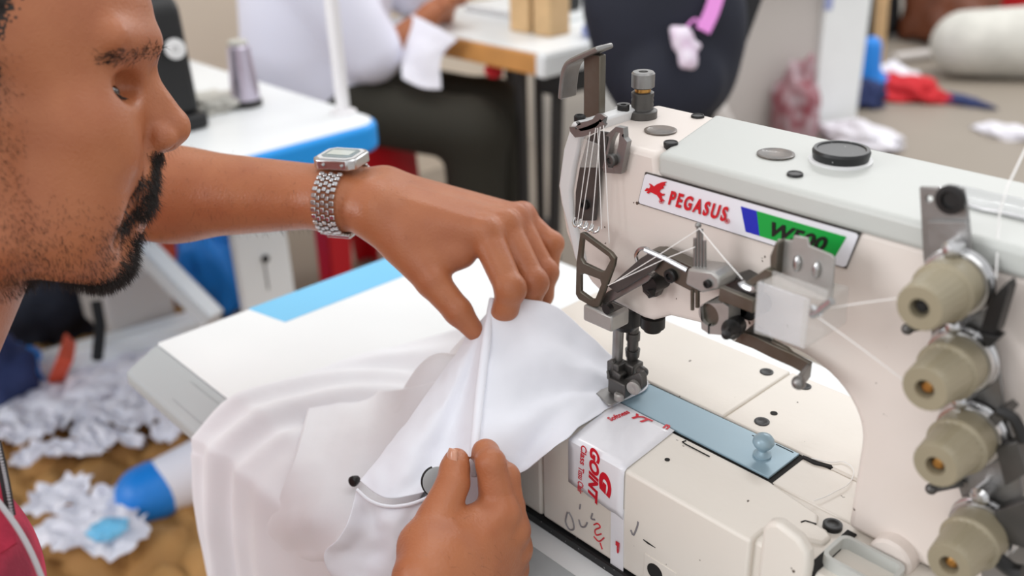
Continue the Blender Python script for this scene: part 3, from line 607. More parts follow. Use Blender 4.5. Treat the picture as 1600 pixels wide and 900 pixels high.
# ---------------------------------------------------------------- smooth bodies: blended rounded limbs turned into one continuous surface
class Body:
    def __init__(s): s.p = []
    def cone(s, a, b, r1, r2, k=0.008, sub=False):
        a = np.array(a, float); b = np.array(b, float); c = (a+b)/2
        s.p.append(('c', a, b, r1, r2, k, sub, c, np.linalg.norm(b-a)/2+max(r1, r2)+abs(k)*2)); return s
    def chain(s, pts, rs, k=0.008, sub=False):
        for i in range(len(pts)-1): s.cone(pts[i], pts[i+1], rs[i], rs[i+1], k, sub)
        return s
    def ell(s, c, r, k=0.008, R=None, sub=False):
        c = np.array(c, float); r = np.array(r, float)
        s.p.append(('e', c, r, R, 0, k, sub, c, r.max()+abs(k)*2)); return s
    def ball(s, c, r, k=0.008, sub=False): return s.ell(c, (r, r, r), k, None, sub)
    @staticmethod
    def dist(q, P):
        if q[0] == 'c':
            a, b, r1, r2 = q[1:5]; ba = b-a; l2 = max(ba @ ba, 1e-12)
            t = np.clip(((P-a) @ ba)/l2, 0, 1)
            return np.linalg.norm(P-a-t[..., None]*ba, axis=-1) - (r1+(r2-r1)*t)
        c, r, R = q[1:4]; X = P-c
        if R is not None: X = X @ R            # columns of R are the ellipsoid's axes
        k0 = np.linalg.norm(X/r, axis=-1); k1 = np.linalg.norm(X/(r*r), axis=-1)
        return k0*(k0-1)/np.maximum(k1, 1e-9)
    def ev(s, P, prims):
        d = np.full(P.shape[:-1], 1.0)
        for q in prims:
            e = s.dist(q, P); k = q[5]
            if q[6]:
                e = -e; h = np.maximum(k-np.abs(d-e), 0)/k; d = np.maximum(d, e)+h*h*k*0.25
            else:
                h = np.maximum(k-np.abs(d-e), 0)/k; d = np.minimum(d, e)-h*h*k*0.25
        return d
    def mesh(s, name, h=0.0014, n=20, smooth=2):
        cs = np.array([q[7] for q in s.p]); rs = np.array([q[8] for q in s.p])
        lo = (cs-rs[:, None]).min(0)-2*h; hi = (cs+rs[:, None]).max(0)+2*h
        nb = np.ceil((hi-lo)/(h*n)).astype(int)
        VK, VP, FK = [], [], []
        B = 1 << 20
        half = h*n*math.sqrt(3)/2
        I, J, K = np.meshgrid(range(nb[0]), range(nb[1]), range(nb[2]), indexing='ij')
        blocks = np.stack([I.ravel(), J.ravel(), K.ravel()], 1)
        cen = lo+(blocks+0.5)*h*n
        near = (np.linalg.norm(cen[:, None]-cs[None], axis=-1) < rs[None]+half+h)
        g = np.arange(n+1)
        gx, gy, gz = np.meshgrid(g, g, g, indexing='ij')
        for bi in np.nonzero(near.any(1))[0]:
            prims = [q for q, m in zip(s.p, near[bi]) if m]
            base = blocks[bi]*n
            if abs(s.ev(cen[bi][None], prims)[0]) > half*1.5+0.01: continue
            P = lo+(np.stack([gx, gy, gz], -1)+base)*h
            D = s.ev(P, prims); S = D < 0
            if S.all() or not S.any(): continue
            # cells
            acc = np.zeros((n, n, n, 3)); cnt = np.zeros((n, n, n))
            cor = [(a, b, c) for a in (0, 1) for b in (0, 1) for c in (0, 1)]
            for a in cor:
                for ax in range(3):
                    if a[ax]: continue
                    b = list(a); b[ax] = 1
                    d0 = D[a[0]:a[0]+n, a[1]:a[1]+n, a[2]:a[2]+n]; d1 = D[b[0]:b[0]+n, b[1]:b[1]+n, b[2]:b[2]+n]
                    m = (d0 < 0) != (d1 < 0)
                    t = np.where(m, d0/np.where(np.abs(d0-d1) < 1e-12, 1, d0-d1), 0)
                    off = np.array(a, float)
                    v = np.zeros((n, n, n, 3)); v += off; v[..., ax] += t
                    acc += v*m[..., None]; cnt += m
            act = cnt > 0; idx = np.argwhere(act)
            pos = lo+(idx+base+acc[act]/cnt[act][:, None])*h
            key = ((idx[:, 0]+base[0]+1)*B+(idx[:, 1]+base[1]+1))*B+(idx[:, 2]+base[2]+1)
            VK.append(key); VP.append(pos)
            for ax in range(3):
                sl0 = S[:n, :n, :n]; sh = [slice(0, n)]*3; sh[ax] = slice(1, n+1); sl1 = S[tuple(sh)]
                e = np.argwhere(sl0 != sl1)
                if not len(e): continue
                flip = sl0[tuple(e.T)]
                o1, o2 = [(1, 2), (2, 0), (0, 1)][ax]
                q = []
                for da, db in ((-1, -1), (0, -1), (0, 0), (-1, 0)):
                    c = e+base; c = c.copy(); c[:, o1] += da; c[:, o2] += db
                    q.append(((c[:, 0]+1)*B+(c[:, 1]+1))*B+(c[:, 2]+1))
                q = np.stack(q, 1); q[~flip] = q[~flip][:, ::-1]
                FK.append(q)
        VK = np.concatenate(VK); VP = np.concatenate(VP); FK = np.concatenate(FK)
        o = np.argsort(VK); VK = VK[o]; VP = VP[o]
        ix = np.searchsorted(VK, FK); ix = np.minimum(ix, len(VK)-1)
        ok = (VK[ix] == FK).all(1); Q = ix[ok]
        for _ in range(smooth):
            sm_ = np.zeros_like(VP); c = np.zeros(len(VP))
            for a, b in ((0, 1), (1, 2), (2, 3), (3, 0)):
                np.add.at(sm_, Q[:, a], VP[Q[:, b]]); np.add.at(c, Q[:, a], 1)
                np.add.at(sm_, Q[:, b], VP[Q[:, a]]); np.add.at(c, Q[:, b], 1)
            VP = VP*0.5+0.5*sm_/np.maximum(c, 1)[:, None]
        me = bpy.data.meshes.new(name)
        me.vertices.add(len(VP)); me.vertices.foreach_set('co', VP.astype(np.float32).ravel())
        me.loops.add(len(Q)*4); me.loops.foreach_set('vertex_index', Q.astype(np.int32).ravel())
        me.polygons.add(len(Q)); me.polygons.foreach_set('loop_start', np.arange(0, len(Q)*4, 4, dtype=np.int32))
        me.update(calc_edges=True); me.validate()
        return me, VP

# ---------------------------------------------------------------- the operator
def skin_mat(name, rgb, red, rough=0.42):
    m = mat(name, rgb, rough, var=0.45, vscale=34, var_rgb=red, bump=0.22, bscale=520, sss=0.05, spec=0.4)
    return m
skin_mat('skin', (175, 110, 74), (154, 86, 57), 0.38)
mat('hair_dark', (30, 23, 19), 0.55)
mat('nail', (204, 146, 118), 0.3, coat=0.4)
mat('eye_dark', (34, 24, 20), 0.15, coat=0.6)
mat('shirt_red', (214, 62, 92), 0.9, var=0.8, vscale=26, var_rgb=(112, 34, 52), bump=0.3, bscale=500)
mat('piping_grey', (176, 176, 180), 0.5)
mat('zipper_black', (24, 22, 24), 0.6)
RH = (700, 1010, 0.57)
op = Body()
def A3(t): return at(*t)
# left arm and hand
dorsal = -DOWN*0.8 - FWD*0.6
dorsal = dorsal/np.linalg.norm(dorsal)
le = at(40, 322, 0.86)
op.cone(le, at(270, 306, 0.805), 0.038, 0.0345, 0.02)
op.cone(at(270, 306, 0.805), at(520, 315, 0.765), 0.0335, 0.0205, 0.02)
op.cone(at(270, 300, 0.815), at(530, 299, 0.785), 0.034, 0.0195, 0.02)
op.cone(at(520, 316, 0.765), at(590, 324, 0.755), 0.0205, 0.0200, 0.015)
op.cone(at(530, 300, 0.785), at(596, 300, 0.785), 0.0195, 0.0190, 0.015)
LC = [(590, 330, .752), (600, 316, .760), (604, 304, .775), (604, 298, .786)]
LM = [(760, 369, .742), (789, 355, .757), (806, 345, .774), (818, 342, .790)]
for (c, m, r0, r1) in zip(LC, LM, (.0180, .0185, .018, .0165), (.0135, .0132, .0122, .0108)):
    op.cone(at(*c), at(*m), r0, r1, 0.012)
op.cone(at(590, 338, .75), at(676, 438, .737), .0195, .0132, 0.012)          # thumb metacarpal
op.cone(at(640, 372, .747), at(712, 394, .744), .0165, .0100, 0.012)         # web
op.cone(at(668, 412, .742), at(724, 400, .744), .0100, .0085, 0.010)
op.chain([at(676, 440, .736), at(716, 487, .733), at(741, 517, .736)], [.0128, .0106, .0078], 0.004)
LF = [[(760, 369, .742), (797, 452, .722), (790, 482, .729), (779, 497, .735)],
      [(789, 355, .757), (833, 442, .742), (826, 476, .748), (810, 500, .752)],
      [(806, 345, .774), (851, 426, .764), (847, 462, .768), (830, 490, .771)],
      [(818, 342, .790), (861, 381, .784), (857, 421, .787), (846, 452, .789)]]
LR = [[.0128, .0112, .0096, .0078], [.0124, .0110, .0094, .0076], [.0116, .0102, .0088, .0072], [.0102, .0094, .0080, .0066]]
for f, r in zip(LF, LR): op.chain([at(*p) for p in f], r, 0.0035)
for f in LF:                                                                  # knuckles
    op.ball(at(*f[0])+dorsal*0.0062, 0.0090, 0.006)
for f, r in zip(LF, LR): op.ball(at(*f[1])+(-FWD*0.2+RIGHT*0.9-DOWN*0.2)*0.0012, r[1]*0.98, 0.004)
for c, m in zip(LC[:3], LM[:3]):                                              # tendons
    a = at(*c)+dorsal*0.0155; b_ = at(*m)+dorsal*0.0095
    op.cone(a*0.75+b_*0.25, b_, 0.0026, 0.0042, 0.005)
# right arm and hand
re_ = at(330, 1330, 0.46)
op.cone(re_, at(560, 1150, 0.51), 0.043, 0.038, 0.02)
op.cone(at(560, 1150, 0.51), at(676, 1015, 0.566), 0.037, 0.0225, 0.02)
op.cone(at(580, 1165, 0.52), at(712, 1030, 0.585), 0.037, 0.0215, 0.02)
RC = [(684, 930, .588), (704, 940, .596), (724, 952, .606), (742, 965, .615)]
RM = [(778, 802, .628), (797, 828, .640), (803, 858, .652), (800, 890, .662)]
for (c, m, r0, r1) in zip(RC, RM, (.0205, .0205, .020, .018), (.0142, .0132, .0122, .0110)):
    op.cone(at(676, 1015, .566) if False else at(*c), at(*m), r0, r1, 0.012)
    op.cone(at(694, 1022, .575), at(*c), .0235, r0, 0.015)
op.cone(at(664, 902, .580), at(686, 812, .613), .0200, .0140, 0.012)
op.cone(at(704, 868, .600), at(744, 818, .622), .0180, .0110, 0.010)
op.cone(at(650, 850, .600), at(690, 880, .590), .0100, .0150, 0.014)
op.chain([at(684, 812, .611), at(708, 755, .624), at(713, 720, .634)], [.0138, .0108, .0085], 0.0025)
op.ball(at(710, 733, .629), .0098, 0.003)
RF = [[(780, 802, .630), (767, 724, .626), (759, 708, .638), (755, 704, .650)],
      [(797, 828, .640), (789, 746, .640), (777, 735, .656), (768, 735, .668)],
      [(803, 858, .652), (798, 790, .656), (784, 772, .670), (775, 770, .680)],
      [(800, 890, .662), (800, 835, .668), (786, 815, .680), (776, 812, .688)]]
RR = [[.0130, .0096, .0088, .0076], [.0126, .0098, .0090, .0078], [.0116, .0094, .0086, .0074], [.0104, .0086, .0078, .0068]]
for f, r in zip(RF, RR): op.chain([at(*p) for p in f], r, 0.0035)
rd = -FWD*0.95-DOWN*0.1; rd = rd/np.linalg.norm(rd)
for f, s in zip(RF, (1, 1, .9, .8)): op.ball(at(*f[0])+rd*0.0075+RIGHT*0.002, 0.0098*s, 0.006)
for c, m in zip(RC[:3], RM[:3]):
    a = at(*c)+rd*0.018; b_ = at(*m)+rd*0.011
    op.cone(a*0.7+b_*0.3, b_, 0.0026, 0.0044, 0.006)
# head, in its own axes: x to the nose, y to his left, z to the crown (millimetres)
e_, yw = math.radians(10), math.radians(24)
hx = RIGHT*math.cos(yw)+FWD*math.sin(yw); y0 = FWD*math.cos(yw)-RIGHT*math.sin(yw)
hz = -DOWN*math.cos(e_)-y0*math.sin(e_); hy = y0*math.cos(e_)-DOWN*math.sin(e_)
HO = at(0, 170, 0.56); HR = np.stack([hx, hy, hz], 1)
HX = 0.93
def hl(x, y, z): return HO+(hx*x*HX+hy*y+hz*z)*0.001
def he(c, r, k=8, sub=False): op.ell(hl(*c), np.array(r)*np.array([HX, 1, 1])*0.001, k*0.001, HR, sub)
def hc(a, b, r1, r2, k=8, sub=False): op.cone(hl(*a), hl(*b), r1*0.001, r2*0.001, k*0.001, sub)
he((-4, 0, 50), (95, 74, 84))
he((34, 0, -15), (52, 60, 70), 20)
for s in (-1, 1):
    he((48, s*40, -8), (27, 24, 22), 16)
    hc((66, s*52, 44), (84, s*14, 45), 7, 8, 12)
    hc((54, s*22, -86), (2, s*50, -70), 15, 17, 18)
    hc((2, s*50, -70), (-6, s*60, -8), 17, 15, 18)
    he((40, s*36, -50), (30, 22, 36), 18)
    he((-14, s*76, 8), (18, 6, 31), 6)
    hc((-22, s*78, 24), (-24, s*78, -4), 4, 3, 5)
hc((80, 0, 34), (84, 0, 46), 7, 9, 10)
hc((79, 0, 32), (103, 0, 0), 6.2, 8.0, 8)
hc((72, 0, 24), (90, 0, -6), 11, 13, 9)
he((104.5, 0, -5), (9.5, 10, 9.5), 5)
for s in (-1, 1):
    he((93.5, s*10.5, -11), (11, 7, 8), 4)
    hc((103, s*5.5, -19), (97, s*7, -11), 3.6, 2.4, 2, True)
    hc((88, s*18, -2), (84, s*18, -18), 1.6, 1.6, 4, True)
    hc((62, s*46, 0), (76, s*26, -4), 1.2, 1.2, 6, True)
    hc((74, s*30, -42), (66, s*36, -70), 1.6, 1.4, 8, True)
    he((60, s*38, -22), (16, 14, 14), 14)
hc((84, s*0, -14), (100, 0, -14), 8, 5, 6)
he((68, 0, -36), (23.5, 31, 27), 12)
hc((82, -12, -54), (84.5, 0, -52.5), 4.5, 5.5, 5); hc((82, 12, -54), (84.5, 0, -52.5), 4.5, 5.5, 5)
hc((77, -11, -63), (79.5, 0, -63), 4.5, 5.5, 5); hc((77, 11, -63), (79.5, 0, -63), 4.5, 5.5, 5)
hc((66, 0, -72), (62, 0, -84), 13, 15, 12)
he((58, 0, -87), (18, 22, 16), 10)
hc((82, -26, -58.5), (91, 0, -58), 1.2, 1.2, 3, True); hc((82, 26, -58.5), (91, 0, -58), 1.2, 1.2, 3, True)
for s in (-1, 1):
    he((73.5, s*34, 18), (12.5, 16, 8.5), 9, True)
    he((53, s*33, 17), (13, 15, 12.5), 4)
    hc((58, s*48, 9), (65, s*24, 7), 1.1, 1.1, 3, True)
    hc((54, s*50, 24), (66, s*22, 26), 1.0, 1.0, 3, True)
    hc((86, s*19, -14), (74, s*28, -50), 1.5, 1.5, 7, True)
hc((-22, 0, -40), (-88, 0, -185), 55, 61, 22)
# trunk and shoulders under the shirt
nb = at(-330, 600, .58)
ls = at(-240, 440, .70); rs_ = at(-640, 960, .48)
op.cone(hl(-88, 0, -185), nb+DOWN*0.10-RIGHT*0.03, .058, .085, 0.03)
op.cone(ls, rs_, .062, .062, 0.04)
op.cone(nb+DOWN*0.10-RIGHT*0.04, nb+DOWN*0.42-RIGHT*0.10, .11, .13, 0.05)
op.cone(ls, le, .056, .042, 0.03)
op.cone(rs_, re_, .056, .046, 0.03)
VX = float(os.environ.get('VX', '0.0014'))
me, VP = op.mesh('person', VX)
person = link('person', me, 'skin', None, angle=3.0, origin=tuple(hl(-80, 0, -400)), label='man in a red checked shirt bending over the machine, pinching white cloth', cat='person')
# hair, beard and brows as short strands rooted in the skin
me.calc_loop_triangles() if hasattr(me, 'calc_loop_triangles') else None
off0 = np.array(ROOT[person.name])
fc = np.zeros(len(me.polygons)*3); me.polygons.foreach_get('center', fc); fc = fc.reshape(-1, 3)+off0
fn = np.zeros(len(me.polygons)*3); me.polygons.foreach_get('normal', fn); fn = fn.reshape(-1, 3)
L = (fc-HO) @ HR*1000/np.array([HX, 1, 1]); LN = fn @ HR
def seg(P, pts):                                # distance of (x,z) points to a broken line
    d = np.full(len(P), 1e9)
    for a, b in zip(pts, pts[1:]):
        a = np.array(a, float); b = np.array(b, float); t = np.clip(((P-a) @ (b-a))/((b-a) @ (b-a)), 0, 1)
        d = np.minimum(d, np.linalg.norm(P-a-t[:, None]*(b-a), axis=1))
    return d
XZ = L[:, [0, 2]]; headm = (np.abs(L[:, 1]) < 95) & (L[:, 2] > -125) & (L[:, 2] < 140) & (L[:, 0] > -110) & (L[:, 0] < 125)
rng = np.random.default_rng(7)
def strands(name, w, count, length, r, down, lift, matn='hair_dark', jit=0.35, parent=person, label=None, kind=None):
    w = np.where(headm, w, 0.0); w = w/w.sum()
    ids = rng.choice(len(w), count, p=w)
    p = fc[ids]+rng.normal(0, VX*0.3, (count, 3)); nrm = fn[ids]
    d = nrm*lift+(HR @ np.array(down, float))[None]+rng.normal(0, jit, (count, 3))
    d /= np.linalg.norm(d, axis=1)[:, None]
    ln = length*(0.6+0.7*rng.random(count))
    side = np.cross(d, nrm+1e-4); side /= np.linalg.norm(side, axis=1)[:, None]+1e-9; up = np.cross(d, side)
    V = np.zeros((count, 7, 3)); b0 = p-nrm*0.0004; mid = p+d*(ln*0.5)[:, None]; tip = p+d*ln[:, None]-(hz*0.15*length)[None]
    for k in range(3):
        a = 2*math.pi*k/3; o = side*math.cos(a)+up*math.sin(a)
        V[:, k] = b0+o*r; V[:, 3+k] = mid+o*r*0.75
    V[:, 6] = tip
    Fq = [(0, 1, 4, 3), (1, 2, 5, 4), (2, 0, 3, 5)]; Ft = [(3, 4, 6), (4, 5, 6), (5, 3, 6)]
    base = (np.arange(count)*7)[:, None]
    q = np.concatenate([base+np.array(f) for f in Fq]).ravel(); t = np.concatenate([base+np.array(f) for f in Ft]).ravel()
    m2 = bpy.data.meshes.new(name); m2.vertices.add(count*7); m2.vertices.foreach_set('co', V.astype(np.float32).ravel())
    m2.loops.add(len(q)+len(t)); m2.loops.foreach_set('vertex_index', np.concatenate([q, t]).astype(np.int32))
    ls_ = np.concatenate([np.arange(0, len(q), 4), len(q)+np.arange(0, len(t), 3)]).astype(np.int32)
    m2.polygons.add(len(ls_)); m2.polygons.foreach_set('loop_start', ls_); m2.update(calc_edges=True)
    return link(name, m2, matn, parent, label=label, kind=kind, angle=3.0)
x, z = L[:, 0], L[:, 2]; y = L[:, 1]
mat('scalp', (44, 32, 26), 0.6, var=0.5, vscale=90)
me.materials.append(MATS['scalp'])
_hl = 2+np.clip((z-30)*0.42, 0, 60)+rng.normal(0, 3, len(x))
me.polygons.foreach_set('material_index', (headm & (x < _hl) & (z > 12)).astype(np.int32))
mo = np.clip(1-seg(XZ, [(92, -24), (92, -36), (89, -46), (82, -56)])/7, 0, 1)*(x > 62)
mo = np.maximum(mo, 0.45*np.clip(1-seg(XZ, [(84, -36), (79, -50), (71, -64)])/6, 0, 1)*(x > 60))
go = np.clip(1-seg(XZ, [(83, -77), (79, -86), (72, -97), (52, -105), (24, -104)])/10, 0, 1)
strands('moustache', np.clip(mo*2, 0, 1)*(LN[:, 0] > -0.2), 2600, 0.0070, 0.00016, (0.15, 0, -1.0), 0.45)
strands('beard', np.clip(go*1.6, 0, 1)*(LN[:, 2] < 0.6), 3000, 0.0065, 0.00016, (0.25, 0, -0.9), 0.6)
jaw = np.clip((-(z+38)-0.1*np.abs(x-20))/45, 0, 1)*(x < 74)*(z > -108)*(x > -30)*(1-np.clip(go*2, 0, 1))*0.8
jaw += np.clip(1-seg(XZ, [(4, 20), (6, -40), (14, -70)])/16, 0, 1)*0.7
jaw += np.clip(1-seg(XZ, [(78, -66), (60, -72)])/10, 0, 1)*0.35
strands('stubble', jaw, 7000, 0.0028, 0.00011, (0.2, 0, -1.0), 0.55)
hairline = 4+np.clip((z-30)*0.42, 0, 60)
hw = np.clip((hairline-x)/10, 0, 1)*(z > 8)*(np.abs(y) > 0)*np.where(x > -60, 1, 0.45)
strands('hair', hw*np.where(y < 0, 1, 0.5), 22000, 0.011, 0.00018, (-0.9, 0, -0.25), 0.6, jit=0.25)
br = np.clip(1-seg(XZ, [(58, 30), (70, 34), (82, 37), (92, 41)])/4.0, 0, 1)*(LN[:, 0] > -0.3)
strands('eyebrow', np.clip(br*2, 0, 1)*(np.abs(y) < 58)*(np.abs(y) > 3), 1500, 0.0065, 0.00017, (-0.55, 0, 0.25), 0.35, jit=0.18)
b = BM()
for s in (-1, 1):
    q = hl(58.0, s*35.5, 14.0); b.bm.verts.ensure_lookup_table()
    rr_ = bmesh.ops.create_uvsphere(b.bm, u_segments=20, v_segments=12, radius=0.0105)
    Mx = Matrix([[*(HR[0]*1), q[0]], [*(HR[1]*1), q[1]], [*(HR[2]*1), q[2]], [0, 0, 0, 1]])
    bmesh.ops.transform(b.bm, matrix=Mx @ Matrix.Diagonal((0.95, 1.10, 0.55, 1)), verts=rr_['verts'])
    obj('eye', b, 'eye_dark', person); b = BM()
for s in (-1, 1):
    b = BM()
    for k in range(16):
        t = k/15; p = hl(61+5*math.sin(t*math.pi), s*(46-24*t), 12+2*math.sin(t*math.pi)); d = hx*0.007+hy*s*0.003*(0.6-t)-hz*0.004
        b.tube([p, p+d*0.5-hz*0.0003, p+d+hz*0.001], [0.00035, 0.00025, 0.00008], 5)
    obj('eyelash', b, 'hair_dark', person)
def nail(c, nrm, tip, w, l, name='fingernail'):
    c = np.array(c); n = np.array(nrm)/np.linalg.norm(nrm); t = np.array(tip)-n*(np.array(tip) @ n); t /= np.linalg.norm(t); s = np.cross(n, t)
    b = BM(); rows = []
    for i in range(7):
        u_ = -1+2*i/6; row = []
        for j in range(7):
            v_ = -1+2*j/6; ww = w*(1-0.15*max(0, u_)**2)
            row.append(c+t*u_*l*math.sqrt(max(0, 1-0.25*v_*v_))+s*v_*ww-n*(0.0022*v_*v_+0.0010*u_*u_))
        rows.append(row)
    b.grid(rows); o = obj(name, b, 'nail', person); md = o.modifiers.new('t', 'SOLIDIFY'); md.thickness = 0.0007
nail(np.array(at(702, 716, .6238))-FWD*0.0002, -FWD*0.75-RIGHT*0.72-DOWN*0.05, -DOWN, 0.0050, 0.0066)
nail(np.array(at(806, 506, .7475)), DOWN*0.5-FWD*0.8-RIGHT*0.2, DOWN*0.6-RIGHT*0.8, 0.0050, 0.0050)
# shirt
sh = Body()
sh.cone(nb+DOWN*0.085-RIGHT*0.030, nb+DOWN*0.42-RIGHT*0.10, .118, .140, 0.05)
sh.cone(ls, rs_, .072, .072, 0.05)
sh.cone(ls, ls*0.45+le*0.55, .064, .060, 0.03); sh.cone(rs_, rs_*0.75+re_*0.25, .066, .064, 0.03)
sh.cone(at(-205, 955, .56), at(-200, 1150, .56), .094, .10, 0.04)
sh.cone(hl(-90, 0, -150), hl(-170, 0, -260), .058, .050, 0.01, True)
ms, _ = sh.mesh('shirt', 0.004)
shirt = link('shirt', ms, 'shirt_red', person, angle=3.0, label='red checked shirt')
b = BM(); b.tube([at(-14, 770, .532), at(2, 790, .53), at(28, 826, .53), at(50, 866, .53), at(70, 915, .53)], 0.0016, 8, sub=4); obj('piping', b, 'piping_grey', shirt, label='grey piping')
b = BM(); zp = [at(-6, 690, .54), at(3, 730, .54), at(10, 765, .54), at(17, 806, .54)]
b.tube(zp, 1.0, flat=(0.0050, 0.0015), sub=4, up=tuple(FWD)); q_ = [at(-40, 690, .545), at(-2, 690, .545), at(6, 735, .545), at(12, 770, .545), at(20, 815, .545), at(26, 850, .545), at(-20, 880, .545), at(-45, 800, .545)]
zt = obj('zipper', b, 'zipper_black', shirt, label='black zipper with pale teeth')
b2 = BM(); b2.prism([q_], FWD*0.003); obj('placket', b2, 'shirt_red', shirt, bevel=0.001)
b = BM(); Pc, _ = crspline(zp, [1]*4, 9)
for p in Pc: b.box(np.array(p)-FWD*0.001+RIGHT*0.0012, (0.0016, 0.0016, 0.0009))
obj('zipper_teeth', b, 'piping_grey', zt)
_q = fc @ MC.T+OC; _px = 800+F*_q[:, 0]/_q[:, 2]; _py = 450+F*_q[:, 1]/_q[:, 2]
headm = ((_px > 225) & (_px < 640) & (_py > 225) & (_py < 380)) | ((_px > 600) & (_px < 800) & (_py > 800))     # forearm and the back of the right hand
strands('arm_hair', np.where(_px < 500, 1.0, 0.35)*np.where(_q[:, 2] > 0.9, 0, 1), 1500, 0.0055, 0.00006, (0.3, 0.0, -0.5), 0.35, jit=0.3)
# ---------------------------------------------------------------- wristwatch on the left wrist
ax = at(596, 314, .764)-at(490, 306, .782); ax /= np.linalg.norm(ax)
wc = at(541, 309, .7765)
un = -DOWN-ax*(-DOWN @ ax); un /= np.linalg.norm(un); nn = np.cross(ax, un); nn = nn if nn @ FWD < 0 else -nn
un = un*math.cos(0.42)+nn*math.sin(0.42); nn = np.cross(ax, un); nn = nn if nn @ FWD < 0 else -nn
wa = thing('wristwatch', 'silver digital wristwatch with a steel link bracelet on the left wrist', 'watch', tuple(wc))
_WR = {}
def wr(a, du=0.0):                              # a point just over the skin, at angle a round the wrist
    d = un*math.cos(a)+nn*math.sin(a)
    T = np.linspace(0.045, 0.010, 141); v = op.ev(wc+d[None]*T[:, None], [q for q in op.p if np.linalg.norm(q[7]-wc) < q[8]+0.07])
    return wc+d*(T[np.argmax(v < 0)]+0.0016+du)
b = BM(); N = 46
for k in range(N):
    a = 2*math.pi*k/N
    if math.cos(a) > 0.80: continue
    p = wr(a); t = wr(a+0.01)-wr(a-0.01); t /= np.linalg.norm(t); n_ = np.cross(t, ax); n_ /= np.linalg.norm(n_)
    for j in range(5):
        w = (0.0042, 0.0030, 0.0034, 0.0030, 0.0042)[j]; o_ = (-0.0078, -0.0039, 0, 0.0039, 0.0078)[j]
        R3 = Matrix([[ax[i], t[i], n_[i]] for i in range(3)])
        st = 0.0009 if j % 2 else -0.0009
        b.box(p+ax*o_+t*st, (w*1.0, 0.0036, 0.0022), R3)
obj('bracelet', b, 'bright_steel', wa, bevel=0.0005, seg=1)
b = BM(); R3 = Matrix([[ax[i], nn[i], un[i]] for i in range(3)])
cc = wr(0.0)+un*0.0045
hexo = [(-0.0185, -0.012), (-0.013, -0.0175), (0.013, -0.0175), (0.0185, -0.012), (0.0185, 0.012), (0.013, 0.0175), (-0.013, 0.0175), (-0.0185, 0.012)]
b.prism([[cc+ax*p+nn*q-un*0.004 for p, q in hexo]], un*0.0085); case = obj('case', b, 'bright_steel', wa, bevel=0.0012)
b = BM(); b.prism([[cc+ax*p*0.86+nn*q*0.84+un*0.0046 for p, q in hexo]], un*0.0005); obj('bezel', b, 'silver_white', case)
mat('lcd', (196, 206, 200), 0.2, coat=0.6); mat('lcd_frame', (120, 140, 146), 0.25, coat=0.5)
b = BM(); b.prism([[cc+ax*p*0.72+nn*q*0.66+un*0.0052 for p, q in hexo]], un*0.0003); obj('dial', b, 'lcd_frame', case)
b = BM(); b.prism([[cc+ax*p+nn*q+un*0.0056 for p, q in ((-0.010, -0.006), (0.010, -0.006), (0.010, 0.006), (-0.010, 0.006))]], un*0.0003); obj('display', b, 'lcd', case)
for p, q in ((-0.008, 1), (0.008, 1)):
    b = BM(); b.cyl(cc+ax*p+nn*0.0165, cc+ax*p+nn*0.0195, 0.0014, n=10); obj('button', b, 'bright_steel', case)
b = BM(); pb = wr(math.pi*0.86, 0.0012); t = wr(math.pi*0.86+0.01)-wr(math.pi*0.86-0.01); t /= np.linalg.norm(t); n_ = np.cross(t, ax)
b.box(pb, (0.0205, 0.016, 0.0030), Matrix([[ax[i], t[i], n_[i]] for i in range(3)])); obj('clasp', b, 'bright_steel', wa, bevel=0.0008)
# ---------------------------------------------------------------- white cotton
from mathutils import noise as mnoise
def sstep(t): t = max(0.0, min(1.0, t)); return t*t*(3-2*t)
def bed_h(x, y):                                # what the cloth lies on: table, bed end, then the front edge
    z = -0.0905 + 0.0925*sstep((x+0.215)/0.09)*sstep((y+0.135)/0.065)
    if y < -0.152: z = min(z, -0.0905-max(0, -0.152-y)*0.48)
    if y < -0.193: z -= (-0.193-y)*14
    return z
def hit(px, py, lift=0.0):                      # where the sight line meets that surface, raised by lift
    d = ray(px, py); t = 0.35
    while t < 1.4:
        p = CAM+d*t
        if p[2] < bed_h(p[0], p[1])+lift: break
        t += 0.002
    return p
def dense(rows, k=8):
    R = []
    for r in rows:
        q, _ = crspline(r, [1]*len(r), k); R.append([np.array(v) for v in q])
    out = []
    cols = [crspline([R[i][j] for i in range(len(R))], [1]*len(R), k)[0] for j in range(len(R[0]))]
    return [[np.array(cols[j][i]) for j in range(len(cols))] for i in range(len(cols[0]))]
def cloth(name, P, parent=None, thick=0.0009, amp=0.0, fr=30, m='cotton_white', **k):
    P = [[np.array(p, float) for p in r] for r in P]
    if amp:
        A = np.array(P); du = np.gradient(A, axis=0); dv = np.gradient(A, axis=1); n = np.cross(du, dv); n /= np.linalg.norm(n, axis=-1)[..., None]+1e-9
        for i in range(A.shape[0]):
            for j in range(A.shape[1]):
                A[i, j] += n[i, j]*amp*(mnoise.noise(Vector(A[i, j]*fr))+0.5*mnoise.noise(Vector(A[i, j]*fr*2.3)))
        P = A
    b = BM(); b.grid(P)
    o = obj(name, b, m, parent, angle=3.0, **k)
    md = o.modifiers.new('thickness', 'SOLIDIFY'); md.thickness = thick; md.offset = 0
    md = o.modifiers.new('sub', 'SUBSURF'); md.levels = md.render_levels = 1
    return o
